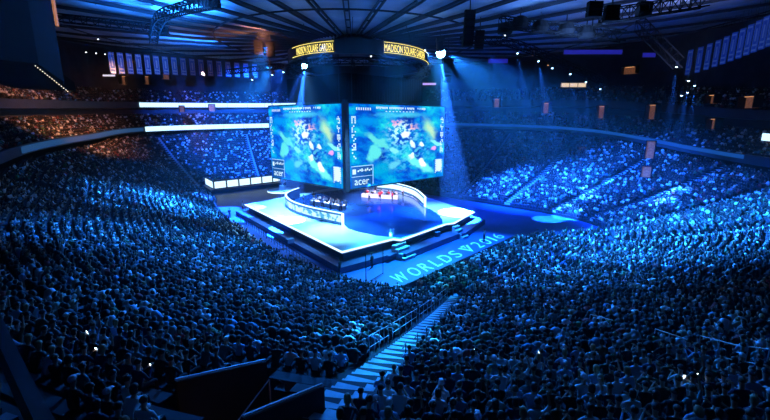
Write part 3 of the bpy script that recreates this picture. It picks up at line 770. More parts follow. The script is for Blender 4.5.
for i, (q, pose, c, h, lab, pr) in enumerate(rows_):
    grp = 'spectators ' + area(pr)
    t = person((q[0], q[1], q[2]), q[3], pose, c, h, lab, lab if cnt[lab] > 1 else grp, rg.uniform(.94, 1.05))
    if i in phone_i:
        b = MB(); b.cur = 0; b.box((0, 0, 0), (.075, .012, .15)); b.cur = 1; b.box((0, -.008, 0), (.068, .006, .14))
        o = b.mesh('smartphone', [M['black'], M['phone']]); o = bpy.data.objects.new('smartphone', o); COL.objects.link(o)
        wv = Matrix.Translation(q[:3]) @ Matrix.Rotation(q[3], 4, 'Z') @ Vector((0, .47, .95)); o.location = wv; o.rotation_euler = (.25, 0, q[3])
        tag(o, f'glowing smartphone held up by the person in {c} top {area(pr)}', 'phone', 'lit smartphones in the crowd')
# ------------------------------------------------------------------ main aisle with steps and railings
def stairs(s, dmin, dmax, w, label, split=2):
    b = MB(); v = S(s); D = Vector((v[2], v[3], 0)); Sd = Vector((-v[3], v[2], 0)); k = 0; d = dmin
    while d < dmax:
        z = H(v, math.floor(d / ROW) * ROW); zz = H(v, math.floor(d / ROW) * ROW) + (d % ROW) / ROW * (H(v, (math.floor(d / ROW) + 1) * ROW) - z)
        c = Vector((v[0], v[1], 0)) + D * (d + ROW / split / 2)
        b.box((c.x, c.y, zz - .25 + .28), (w, ROW / split, .5), math.atan2(Sd.y, Sd.x)); d += ROW / split
    o = b.obj('stair_flight', M['step']); return tag(o, label, 'stairs')
stairs(0.0, .4, 37, 1.3, 'wide blue lit concrete stair flight running down between the front blocks')
names_ = {}
for a in AISLES[1:]:
    v = S(a); mid = proj(P(a, v[4] * .5))
    if not mid: continue
    if a in (16.3,): continue
    txt = f'narrow aisle stair between seating blocks'
    side = 'left of the stage' if 1 < a < 6.6 else ('behind the far desk' if a < 8.6 else ('behind the video screens' if a < 9.9 else ('in the far right stands' if a < 12.5 else 'in the right stands')))
    names_[side] = names_.get(side, 0) + 1; ordn = ['first', 'second', 'third', 'fourth', 'fifth', 'sixth', 'seventh', 'eighth', 'ninth', 'tenth'][names_[side] - 1]
    o = stairs(a, .4, v[4] - 1.8, 1.2, f'narrow aisle stair {side}, the {ordn} going clockwise', 1)
    o['group'] = 'narrow aisle stairs ' + side
def railing(a, e, hgt, label, posts=5, mid=True, m='rail', r=.022):
    a, e = Vector(a), Vector(e); t = thing('railing', label, 'railing', a); L_ = e - a
    b = MB(); b.tube(Vector((0, 0, hgt)), L_ + Vector((0, 0, hgt)), r, n=6)
    if mid: b.tube(Vector((0, 0, hgt * .45)), L_ + Vector((0, 0, hgt * .45)), r * .8, n=6)
    b.obj('handrail', M[m], t)
    for k in range(posts):
        p = L_ * k / (posts - 1); b = MB(); b.tube(p - Vector((0, 0, .05)), p + Vector((0, 0, hgt)), r, n=6); b.obj('post', M[m], t)
    return t
v0 = S(0.0); D0 = Vector((v0[2], v0[3], 0)); Sd0 = Vector((-v0[3], v0[2], 0)) # Sd0 points to the image-right? sign checked below
if Sd0.x < 0: Sd0 = -Sd0
def ap(d, side): p = Vector((v0[0], v0[1], 0)) + D0 * d + Sd0 * side * .8; p.z = H(v0, d) + .3; return p
segs = [(1.5, 6.5), (7.2, 12.2), (12.9, 17.9), (18.6, 21.2)]
nm = ['lowest, by the arena floor', 'second up from the floor', 'third up from the floor', 'topmost, beside the tunnel walls']
for (a, e), nme in zip(segs, nm): railing(ap(e, -1), ap(a, -1), 1.0, f'long double-bar handrail on the left side of the wide stairs, {nme}', 5)
for k, d in enumerate((3, 5, 7, 9, 11, 13, 15, 17, 19, 21)):
    b = MB(); p = ap(d, 1); b.tube(p - Vector((0, 0, .3)), p + Vector((0, 0, .95)), .025, n=6); b.bar(p + Vector((0, 0, .95)), p + D0 * .45 + Vector((0, 0, .95)), .05)
    tag(b.obj('stair_post', M['black']), f'slim dark handrail post right of the wide stairs, number {k + 1} up from the floor', 'post', 'handrail posts right of the stairs')
# floating railings elsewhere, standing on the terraces
def ground(px, py, off=1.0):
    """point on the terrace surface seen at a pixel"""
    r = ray(px, py); best = None
    for k in range(400, 7000):
        p = Vector((0, 0, CAMZ)) + r * (k * .01 * 1.0)
        z = terr(p.x, p.y)
        if z is not None and p.z < z + off: return Vector((p.x, p.y, z))
    return None
GX = {}
for i, v in enumerate(SV):
    k = 0
    while k * ROW < v[4]:
        d = k * ROW
        x, y = v[0] + v[2] * d, v[1] + v[3] * d; GX.setdefault((int(x // 3), int(y // 3)), []).append((x, y, H(v, d))); k += 1
def terr(x, y):
    best = None
    for i in (-1, 0, 1):
        for j in (-1, 0, 1):
            for q in GX.get((int(x // 3) + i, int(y // 3) + j), ()):
                dd = (q[0] - x) ** 2 + (q[1] - y) ** 2
                if best is None or dd < best[0]: best = (dd, q[2])
    return best[1] if best else None
for (x0, y0, x1, y1, lb) in ((198, 263, 232, 270, 'short double-bar rail among the crowd below the stage\'s left corner'), (246, 271, 275, 276, 'short double-bar rail among the crowd by the stage\'s near corner'),
        (655, 331, 685, 341, 'short double-bar rail in the dark lower right stands'), (700, 338, 741, 349, 'longer double-bar rail in the lower right stands beside the dark corner'), (590, 316, 612, 322, 'short double-bar rail in the bright middle of the right crowd'),
        (748, 349, 769, 352, 'thin rail at the right picture edge in the dark stands'), (58, 240, 100, 247, 'long thin rail in the dim left crowd'), (620, 200, 668, 179, 'sloping rail of the far right stands stair'), (640, 228, 690, 206, 'sloping rail in the middle of the right stands')):
    a, e = ground(x0, y0), ground(x1, y1)
    if a and e: railing(a, e, 1.1, lb, 3, True, 'rail', .018)
# tunnel (vomitory) parapets
def parapet(a, e, label, hgt=2.6, th=.18):
    a, e = Vector(a), Vector(e); t = thing('parapet_wall', label, 'wall', (a.x, a.y, a.z - hgt)); L_ = e - a; z = Vector((0, 0, hgt))
    n_ = L_.cross(Vector((0, 0, 1))).normalized() * th / 2; b = MB()
    b.add([-n_, L_ - n_, L_ + n_, n_, z - n_, L_ + z - n_, L_ + z + n_, z + n_], BOXF); b.obj('wall_panel', M['wallp'], t)
    b = MB(); b.tube(z + Vector((0, 0, .06)), L_ + z + Vector((0, 0, .06)), .035, n=8); b.obj('cap_rail', M['rail'], t)
    return t
VA, VB, VC, VD = Vector((-6.39, 10.76, 9.27)), Vector((-4.37, 13.04, 8.46)), Vector((-3.29, 8.01, 10.27)), Vector((-1.84, 10.29, 9.45))
parapet(VA, VB, 'dark parapet wall with pale cap rail on the far side of the tunnel', 2.3)
parapet(VC, VD, 'dark parapet wall with pale cap rail on the near side of the tunnel, by the stairs', 3.1)
b = MB(); e0 = VA + (VA - VB) * .25; e1 = VC + (VC - VD) * .35
b.add([(e0.x, e0.y, 7.0), (e1.x, e1.y, 7.2), (VD.x, VD.y, 6.4), (VB.x, VB.y, 6.3)], [(0, 1, 2, 3)]); struct(b.obj('floor_tunnel', M['warmtint']))
b = MB()
dirp = (VB - VA).normalized(); mid_ = (VB + VD) / 2; wv_ = (VD - VB); wv_.z = 0
for k in range(4): c = mid_ - Vector((dirp.x, dirp.y, 0)) * (.25 + .33 * (3 - k)) + wv_ * .12; b.box((c.x, c.y, 6.3 + .18 * (k + 1) / 2 + .0), (wv_.length * .7, .33, .18 * (k + 1)), math.atan2(wv_.y, wv_.x))
tag(b.obj('stair_flight', M['step']), 'short pale stair flight inside the tunnel between the parapet walls', 'stairs')
#tl = thing('wall_lamp', 'small warm lamp on the tunnel wall', 'lamp', (-5.1, 11.6, 7.6)); b = MB(); b.box((0, 0, 0), (.12, .12, .3)); b.obj('lamp_cover', M['warm'], tl); b = MB(); b.box((-.08, .08, 0), (.1, .1, .36)); b.obj('bracket', M['black'], tl)
pl = bpy.data.lights.new('tunnel_light', 'POINT'); pl.energy = 9; pl.color = (1, .45, .18); pl.shadow_soft_size = .15; plo = bpy.data.objects.new('tunnel_light', pl); COL.objects.link(plo); plo.location = (-5.0, 9.0, 7.5)
railing((-4.6, 10.6, 6.3), (-3.9, 11.9, 6.9), 1.6, 'short bent handrail inside the tunnel between the parapet walls', 2, False)
# near curved rail, lower left
pp = [aty(-60, 200, 13), aty(-42, 250, 10.5), aty(-12, 290, 9.0), aty(12, 338, 7.6), aty(36, 385, 6.4), aty(58, 424, 5.5), aty(90, 470, 4.7)]
cp = crv(pp, 6); b = MB(); th = .42
rows = []
for i, p in enumerate(cp):
    d = (cp[min(i + 1, len(cp) - 1)] - cp[max(i - 1, 0)]).normalized(); n_ = Vector((-d.y, d.x, 0)).normalized()
    if n_.x > 0: n_ = -n_
    rows.append([p, p + n_ * .22, p + n_ * .22 - Vector((0, 0, .9)), p - Vector((0, 0, .9)), p])
b.strip(rows); o = b.obj('curved_parapet', M['fascia']); tag(o, 'dull blue curved parapet running down the lower left edge', 'parapet')
# ------------------------------------------------------------------ bridge upper left
t = thing('suspended_bridge', 'dark suspended walkway bridge sweeping across the upper left corner', 'walkway')
w0 = [(-8.2, 5), (-11.8, 11), (-16.4, 20), (-27.6, 36), (-41.2, 53), (-50, 65), (-52, 70)]
zb = [18.2, 18.8, 19.6, 20.3, 21, 21.7, 22.0]; ztp = [28, 28, 28, 27, 25.6, 24.2, 23.3]
rows = []
for i, (x, y) in enumerate(w0):
    d = Vector(w0[min(i + 1, 6)]) - Vector(w0[max(i - 1, 0)]); d.normalize(); n_ = Vector((-d.y, d.x)) 
    if n_.x > 0: n_ = -n_
    rows.append([(x, y, zb[i]), (x, y, ztp[i]), (x + n_.x * 5, y + n_.y * 5, ztp[i]), (x + n_.x * 5, y + n_.y * 5, zb[i]), (x, y, zb[i])])
b = MB(); b.strip(rows); b.obj('bridge_shell', M['voidblack'], t)
b = MB()
def onwall(px, py):
    r = ray(px, py); # intersect with vertical wall segments
    for (x0, y0), (x1, y1) in zip(w0, w0[1:]):
        # solve x = a*y
        a = r.x / r.y; den = (x1 - x0) - a * (y1 - y0)
        if abs(den) < 1e-9: continue
        q = (a * y0 - x0) / den
        if 0 <= q <= 1: Y = y0 + (y1 - y0) * q; t_ = Y / r.y; return Vector((r.x * t_ + .12, Y - .05, CAMZ + r.z * t_))
sp_ = aty(53, 12, 33.4); b.box(sp_ + Vector((.15, 0, 0)), (.12, .5, 2.0), .4); b.obj('lit_slot', M['slot'], t)
strl = [onwall(33 + (67 - 33) * k / 14, 64.5 + (91 - 64.5) * k / 14) for k in range(15)]
tt = thing('string_light', 'diagonal row of tiny warm bulbs along the bottom of the suspended bridge', 'string lights')
b = MB(); b.path([p for p in strl if p], .03); b.obj('wire', M['black'], tt)
for p in strl:
    if p: b = MB(); b.ball(p + Vector((.1, -.1, -.08)), .03 * p.y / 25, n=6, m=4); b.obj('bulb', mat('bulb_glow', (.1, .1, .1), .5, emit=(1, .8, .5), es=2.0) if 'bulb' not in M else M['bulb'], tt)
# ------------------------------------------------------------------ ceiling-hung banners
def banner(px, py, Y, h, w, label, grp):
    c = aty(px, py, Y); g = (Vector((0, 60)) - c.xy).normalized(); rz = math.atan2(g.y, g.x) + PI / 2
    t = thing('hanging_banner', label, 'banner', c, rz, grp); b = MB(); rows = []
    for i in range(9): x = -w / 2 + w * i / 8; rows.append([(x, .05 * math.sin(i * 1.7), z) for z in (-h, 0)])
    b.strip(rows); b.obj('cloth', M['banner'], t)
    b = MB()
    for z0_, z1_ in ((-h * .12, -h * .06), (-h * .8, -h * .74), (-h * .96, -h * .9)): b.add([(-w * .4, -.08, z0_), (w * .4, -.08, z0_), (w * .4, -.08, z1_), (-w * .4, -.08, z1_)], [(0, 1, 2, 3)])
    for sx in (-1, 1): b.add([(sx * w * .42, -.08, -h * .96), (sx * w * .36, -.08, -h * .96), (sx * w * .36, -.08, -h * .06), (sx * w * .42, -.08, -h * .06)], [(0, 1, 2, 3)])
    b.add([(-w * .12, -.08, -h * .65), (w * .12, -.08, -h * .65), (w * .12, -.08, -h * .25), (-w * .12, -.08, -h * .25)], [(0, 1, 2, 3)])
    b.obj('printed_border', M['bannertrim'], t)
    b = MB(); b.bar((-w / 2, 0, .05), (w / 2, 0, .05), .1); b.bar((-w * .4, 0, .05), (-w * .4, 0, 2.5), .03); b.bar((w * .4, 0, .05), (w * .4, 0, 2.5), .03); b.obj('hanging_bar', M['black'], t)
ords = ['first', 'second', 'third', 'fourth', 'fifth', 'sixth', 'seventh', 'eighth', 'ninth', 'tenth', 'eleventh', 'twelfth', 'thirteenth', 'fourteenth', 'fifteenth', 'sixteenth', 'seventeenth', 'eighteenth']
for k in range(17):
    px = 110.5 + k * 9.0; Y = 84 + k * 1.4
    banner(px, 52 + k * .75, Y, 4.1 - k * .05, 1.25, f'blue banner with pale border in the left row, {ords[k]} from the left', 'banners on the upper left')
for k in range(11):
    q = k / 10; px = 691 + 84 * q ** .92; Y = 75 - 19 * q; py = 50 - 38 * q ** 1.1
    banner(px, py, Y, 4.2 + .0 * q, .95, f'dim blue banner in the rising right row, {ords[k]} from the left', 'banners on the upper right')
# ------------------------------------------------------------------ moving head lights and beams
def head_light(loc, to, label, big=False, grp='moving head lights', power=0, ang=9, col=(.015, .14, 1)):
    t = thing('moving_head_light', label, 'stage light', loc, 0, grp); sc_ = (2.6 if 'biggest' in label else 1.6) if big else 1.
    b = MB(); b.box((0, 0, .32 * sc_), (.4 * sc_, .4 * sc_, .18 * sc_)); b.bar((0, 0, .4 * sc_), (0, 0, .9 * sc_), .06); b.obj('base', M['black'], t)
    b = MB(); b.bar((-.25 * sc_, 0, .25 * sc_), (-.25 * sc_, 0, -.1 * sc_), .06); b.bar((.25 * sc_, 0, .25 * sc_), (.25 * sc_, 0, -.1 * sc_), .06); b.obj('yoke', M['black'], t)
    d = (Vector(to) - Vector(loc)).normalized(); b = MB(); b.tube(-d * .3 * sc_, d * .3 * sc_, .16 * sc_, .21 * sc_, 12); h = b.obj('head', M['black'], t)
    b = MB(); b.ball(d * .3 * sc_, (.24 if big else .17) * sc_, n=10, m=6); b.obj('lens', M['bluelamp'] if big else M['bluelamp2'], h)
    if power: spot(Vector(loc) + d * .62 * sc_, to, power, ang, col, .3, .08)
    return t
HL = [ # px, py, depth, target px,py at z, power, angle, big
 (305, 62, 58.5, (300, 140), 60, 14), (440, 47, 56, (430, 150), 60, 16), (303, 66, 66, (285, 110), 22, 13), (273, 73, 74, (255, 120), 14, 12), (284, 70, 71, (268, 118), 12, 12),
 (253, 78, 78, (232, 125), 10, 12), (517, 51, 66, (530, 110), 16, 11), (538, 59, 68, (552, 120), 22, 12), (552, 66, 72, (562, 120), 0, 10), (570, 72, 72, (580, 120), 12, 10), (586, 80, 74, (590, 125), 12, 10), (600, 87, 76, (606, 120), 8, 9),
 (677, 64, 58, (681, 130), 16, 10), (689, 78, 58, (692, 140), 14, 10), (695, 83, 60, (702, 140), 14, 10), (682, 93, 62, (684, 150), 8, 9), (688, 90, 62, (690, 150), 8, 9)]
W1 = aty(305, 63, 58.0) + Vector((0, 0, -.6)); W2 = aty(440, 48, 55.5) + Vector((0, 0, -.6))
for i, (px, py, Y, tg, pw, an) in enumerate(HL):
    loc = aty(px, py, Y); to = aty(tg[0], tg[1], Y)
    to = loc + (to - loc) * 3 + Vector((0, 3 if i < 12 else 8, 0))
    if i < 2: to = Vector(((-15, 60, 2), (12.3, 65.5, 2))[i])
    where = ['right below the dark winch housing, big and bright', 'biggest and brightest, right of the yellow lettering', 'just left of the black drape', 'in the left arc, second from the drape', 'in the left arc, between drape and left truss end', 'in the left arc, outermost small one', 'on the right truss, nearest the screens', 'on the right truss, second from the screens with a long beam', 'on the right truss, warm and beamless', 'on the right truss, fourth from the screens', 'on the right truss, above the warm lit lounge', 'on the right truss, outermost', 'in the far right cluster, topmost', 'in the far right cluster, upper of the pair', 'in the far right cluster, right one', 'in the far right cluster, lowest left', 'in the far right cluster, middle'][i]
    head_light(loc, to, 'small moving head light ' + where if i > 1 else 'moving head light ' + where, i < 2, power=pw * 32000 * (9 if i < 2 else (3.5 if i < 6 else (2.8 if i < 12 else 2))), ang=an)
# trusses
truss('lighting_truss', crv([aty(228, 72, 80), aty(255, 69, 76), aty(283, 66, 73)], 10), .8, 'curved dark lighting truss left of the yellow lettering')
truss('lighting_truss', crv([aty(462, 40, 58), aty(510, 43, 62), aty(560, 62, 70), aty(604, 82, 77)], 9), .9, 'curved dark lighting truss sloping down right of the screens')
truss('lighting_truss', [aty(500 + 9.5 * k, 22 + 1.1 * k, 46) for k in range(14)], 1.0, 'straight dark truss with round lamps high on the right')
truss('lighting_truss', [aty(596 + 10 * k, 18 - 1.6 * k, 40) for k in range(12)], 1.1, 'broad dark truss at the top right under the ceiling')
truss('lighting_truss', crv([aty(215, 2, 37), aty(185, 8, 44), aty(160, 18, 50), aty(153, 40, 57)], 7), .9, 'curved dark truss hanging at the upper left ceiling')
truss('lighting_truss', [aty(640 + 5.5 * k, 25 + 5.5 * k, 52 + .4 * k) for k in range(8)], 1.2, 'steep dark truss ladder left of the right banners')
truss('lighting_truss', [aty(60 + 12 * k, 18 + 1.3 * k, 54) for k in range(10)], .9, 'thin dark truss near the upper left banners')
for k, (x, y, Y) in enumerate(((520, 24, 46), (540, 28, 46), (566, 30, 46), (586, 34, 46), (505, 30, 50))):
    t = thing('round_speaker', f'round black lamp housing under the high right truss, {ords[k]} from its left end' if k < 4 else 'round black lamp housing hanging lower at the left end of the high right truss', 'lamp', aty(x, y, Y), 0, 'round lamp housings on the right')
    b = MB(); b.lathe([(.3, .8), (.7, .6), (.9, 0), (.8, -.4)], n=16); b.obj('shade', M['voidblack'], t); b = MB(); b.bar((0, 0, .8), (0, 0, 1.6), .08); b.obj('hanger', M['black'], t)
# line arrays
def line_array(px, py, Y, n, label, w=1.2):
    t = thing('line_array_speaker', label, 'speaker', aty(px, py, Y)); yaw = 0
    for k in range(n):
        a = .06 * k; b = MB(); b.box((0, .05 * k * k * .25, -.42 * k), (w, .6, .38)); b.obj('speaker_cabinet', M['voidblack'], t)
    b = MB(); b.bar((0, 0, .2), (0, 0, 3), .1); b.obj('hanging_chain', M['black'], t)
for a in ((470, 12, 50, 9, 'tall black line array speaker right of the brightest lamp'), (480, 32, 60, 6, 'shorter black line array speaker behind the tall one'), (258, 42, 66, 5, 'black line array speaker left of the yellow lettering'), (270, 44, 66, 5, 'black line array speaker close beside the yellow lettering'), (448, 60, 62, 8, 'dark line array speaker beside the drape'), (163, 28, 60, 3, 'small speaker cluster hanging upper left'), (212, 0, 40, 2, 'boxy black speaker hanging at the top left centre'), (595, 4, 38, 3, 'boxy black speaker at the top right'), (612, 8, 38, 3, 'second boxy black speaker at the top right'), (645, 4, 40, 3, 'black box speaker hanging above the steep truss ladder')):
    line_array(*a)
# small lamps seen as points
pts_w = [(98, 39, 80, 'w'), (86, 52, 78, 'w'), (96, 53, 79, 'w'), (105, 54, 80, 'w'), (467, 35, 58, 'w'), (469, 30, 58, 'w'), (465, 39, 58, 'w'), (505, 35, 62, 'w'), (321, 52, 60, 'w'), (331, 53, 60, 'w'), (362, 53, 60, 'w'), (371, 56, 60, 'w'), (425, 50, 60, 'w'), (548, 65, 70, 'y'), (533, 55, 68, 'y')]
for k, (x, y, Y, c) in enumerate(pts_w):
    t = thing('spot_lamp', f'tiny {"warm" if c == "y" else "white"} lamp, {ords[k]} in the row across the rigging from the left', 'lamp', aty(x, y, Y), 0, 'tiny lamps on the rigging')
    b = MB(); b.tube((0, 0, .3), (0, 0, .0), .12, .16, 8); b.obj('housing', M['black'], t); b = MB(); b.ball((0, 0, -.02), .12, n=8, m=5); b.obj('lens', M['warm'] if c == 'y' else M['whitelamp'], t)
# ------------------------------------------------------------------ lit openings in the stands
def portal(px, py, s_lo, s_hi, d, z, w, h, label, m='warmlit', tier=0, f=up):
    s = find_s(px, f=lambda q: f(q, d, z), lo=s_lo, hi=s_hi); p = f(s, d, z); v = S(s); rz = math.atan2(-v[2], v[3]) 
    dist = Vector((p.x, p.y, p.z - CAMZ)); q = aty(px, py, p.y); p = Vector((q.x, q.y, q.z)); rz = math.atan2(v[3], v[2]) - PI / 2
    t = thing('entrance_portal', label, 'doorway', p, rz, 'warm lit entrance portals'); b = MB()
    b.box((-w / 2 - .1, 1.0, 0), (.2, 2, h)); b.box((w / 2 + .1, 1.0, 0), (.2, 2, h)); b.box((0, 1.0, h / 2 + .1), (w + .4, 2, .2)); b.obj('portal_frame', M['wallp'], t)
    b = MB(); b.box((0, 1.8, 0), (w, .1, h)); b.obj('lit_interior', M[m], t)
    b = MB(); b.box((0, .8, h / 2 - .1), (w * .6, .3, .08)); b.obj('ceiling_lamp', M['warm'], t)
for a in ((496, 103, 10, 12, 3, 2, 1.8, 2.4, 'faint brown lit portal in the far middle tier right of the screens'), (545, 108, 10, 12, 3, 2, 1.8, 2.8, 'warm lit portal in the far middle tier, brighter, second right of the screens'), (600, 112, 10, 13, 3, 2, 1.8, 3.0, 'warm lit portal in the middle tier, third right of the screens'), (650, 112, 10, 13, 3, 2, 2.0, 3.2, 'warm orange portal in the middle tier, fourth right of the screens'),
          (710, 124, 11, 14, 3, 2, 1.6, 2.0, 'dim brown portal in the middle tier near the right edge'), (745, 102, 11, 14, 3, 2, 2.6, 2.0, 'wide brown lit portal high near the right edge'), (709, 99, 11, 14, 3, 2, 1.6, 1.6, 'narrow brown lit portal high on the right'),
          (167, 76, 6, 9, 6, 8, 2.0, 1.6, 'warm lit window opening high on the left below the banners'), (125, 80, 6, 9, 6, 8, 1.4, 2.2, 'dim warm opening below the left banners'), (148, 80, 6, 9, 6, 8, 1.4, 2.2, 'dim warm opening below the fifth left banner'), (628, 70, 10, 13, 6, 8, 3.2, 1.6, 'warm lit suite window high right of centre')):
    portal(*a)
for k, (px, py, w, h) in enumerate(((582, 151, 1.4, 1.6), (513, 149, 1.2, 1.4), (650, 150, 1.4, 3.2), (646, 172, 1.5, 2.0), (212, 108, 1.5, 1.8), (182, 109, 1.2, 1.6))):
    d_ = {0: 96, 1: 112, 2: 76, 3: 74, 4: 112, 5: 112}[k]; p = aty(px, py, d_); r_ = math.atan2(p.y - 70, p.x)
    t = thing('entrance_portal', ['brown lit portal at the top of the far right crowd, left of the slanting aisle', 'brown lit portal at the top of the far crowd near the screens', 'tall brown lit slab opening below the right balcony', 'lit orange exit in the dark wedge of the right crowd', 'warm opening between the two white ribbons, right one', 'warm opening between the two white ribbons, left one'][k], 'doorway', p, math.atan2(p.y - 30, p.x) - PI / 2, 'warm lit entrance portals')
    b = MB(); b.box((-w / 2 - .08, .2, 0), (.16, .4, h)); b.box((w / 2 + .08, .2, 0), (.16, .4, h)); b.box((0, .2, h / 2 + .08), (w + .3, .4, .16)); b.obj('portal_frame', M['wallp'], t)
    b = MB(); b.box((0, .3, 0), (w, .1, h)); b.obj('lit_interior', M['warmlit'], t)
# lit suites / boards
t = thing('suite_window', 'glowing cream lounge window on the far right upper balcony', 'window', aty(574, 85, 100)); 
b = MB(); b.box((0, .3, 0), (6.0, .2, .9)); b.obj('lit_glass', mat('lounge_glow', (.1, .1, .1), .5, emit=(1, .75, .5), es=.8), t)
b = MB(); b.box((0, .2, .6), (6.4, .5, .15)); b.box((0, .2, -.55), (6.4, .5, .15)); 
for x in (-3, -1, 1, 3): b.box((x, .15, 0), (.1, .1, 1.0))
b.obj('window_frame', M['black'], t)
for (x, y, w, lb) in ((593, 52, 12, 'violet glowing board under the right ceiling'), (498, 61, 4, 'small violet board left on the far wall'), (649, 55, 2.6, 'tiny blue glowing board near the steep truss')):
    t = thing('led_board', lb, 'board', aty(x, y, 88)); b = MB(); b.box((0, 0, 0), (w, .2, .8)); b.obj('lit_face', M['violet'], t); b = MB(); b.box((0, .15, 0), (w + .3, .2, 1.1)); b.obj('board_case', M['black'], t)
t = thing('led_board', 'small violet-white lettered board among the seats right above the screens', 'board', aty(428, 84, 110)); b = MB(); b.box((0, 0, 0), (4.2, .2, .5)); b.obj('lit_face', mat('board_pink', (.1, .1, .1), .5, emit=(.6, .4, 1), es=1.0), t); b = MB(); b.box((0, .15, 0), (4.5, .2, .7)); b.obj('board_case', M['black'], t)
t = thing('led_board', 'small white lit board below the first left banner', 'board', aty(109, 75.5, 92)); b = MB(); b.box((0, 0, 0), (2.6, .2, .35)); b.obj('lit_face', mat('board_white', (.1, .1, .1), .5, emit=(.9, .8, 1), es=.9), t); b = MB(); b.box((0, .15, 0), (2.8, .2, .5)); b.obj('board_case', M['black'], t)
# ------------------------------------------------------------------ far caster desk
fd = [Vector((-45.1, 99.8, 0)), Vector((-40.6, 93.8, 0)), Vector((-27.9, 107.5, 0))]
fd = [atz(206, 183, 1.4), atz(214, 187.5, 1.4), atz(283, 179.5, 1.4)]
t = thing('broadcast_desk', 'long broadcast desk with white glowing front panels far left of the stage', 'desk')
off = Vector((.0, 1.5, 0))
b = MB(); b.prism([(fd[0].x, fd[0].y), (fd[1].x, fd[1].y), (fd[2].x, fd[2].y), (fd[2].x - 1.2, fd[2].y + 2.2), (fd[0].x + 1, fd[0].y + 2.5)], .9, 2.0); b.obj('desk_body', M['black'], t)
b = MB(); b.prism([(fd[0].x - 1, fd[0].y), (fd[1].x - .3, fd[1].y - 1.2), (fd[2].x + 1, fd[2].y - 1.2), (fd[2].x - 1, fd[2].y + 2.8), (fd[0].x + .8, fd[0].y + 3)], -.05, .9); b.obj('platform', M['stageside'], t)
def panel(a, e, z0, z1, o=.12):
    d = (e - a).normalized(); n_ = Vector((d.y, -d.x, 0)); b = MB(); b.add([a + n_ * o + Vector((0, 0, z0 - a.z)), e + n_ * o + Vector((0, 0, z0 - a.z)), e + n_ * o + Vector((0, 0, z1 - a.z)), a + n_ * o + Vector((0, 0, z1 - a.z))], [(0, 1, 2, 3)]); return b
L_ = fd[2] - fd[1]
for k in range(6): panel(fd[1] + L_ * (k + .04) / 6, fd[1] + L_ * (k + .92) / 6, 1.15, 2.75).obj('lit_panel', M['panelled'], t)
panel(fd[0], fd[1] - (fd[1] - fd[0]) * .06, 1.15, 2.75).obj('lit_panel', M['panelled'], t)
b = MB(); b.path([fd[0] + Vector((0, .2, 1.4)), fd[1] + Vector((0, .2, 1.4)), fd[2] + Vector((0, .2, 1.4))], .5, .12); b.obj('desk_top', M['black'], t)
for k, q in enumerate((.12, .24, .38, .5, .64)):
    p = fd[1] + L_ * q + Vector((-.6, 1.9, .9 - 1.4)); 
    person((p.x, p.y, .9), PI - .3, 'stand', ['white', 'grey', 'pale blue', 'black', 'white'][k], hairs[k % 4], f'person standing behind the far broadcast desk, {ords[k]} from its left end', 'people behind the far broadcast desk', 1.05)
# ------------------------------------------------------------------ trophy pedestal
p = atz(283, 192.5, 2.0); t = thing('trophy_pedestal', 'small round white platform at the far left corner of the stage', 'platform', (p.x, p.y, 0))
b = MB(); b.lathe([(.4, 0), (.45, 2.2), (3.1, 2.3), (3.2, 2.55), (3.1, 2.6)], n=32); b.obj('round_platform', M['white'], t)
b = MB(); b.lathe([(3.2, 2.3), (3.25, 2.5), (3.2, 2.52)], n=32); b.obj('edge_light', M['edgeled'], t)
t = thing('trophy_cup', 'tall shining silver cup on the small round platform', 'trophy', (p.x, p.y, 2.6))
b = MB(); b.lathe([(.75, 0), (.75, .9), (.6, .95)], n=20); b.obj('plinth', M['white'], t)
b = MB(); b.lathe([(.35, .95), (.12, 1.1), (.12, 1.3), (.45, 1.6), (.55, 2.1), (.5, 2.4), (.42, 2.4), (.2, 1.7)], n=20); b.obj('cup', M['white'], t)
for sx in (-1, 1):
    b = MB(); b.path([(sx * .5, 0, 1.65), (sx * .8, 0, 1.8), (sx * .85, 0, 2.2), (sx * .55, 0, 2.35)], .09); b.obj('handle', M['white'], t)
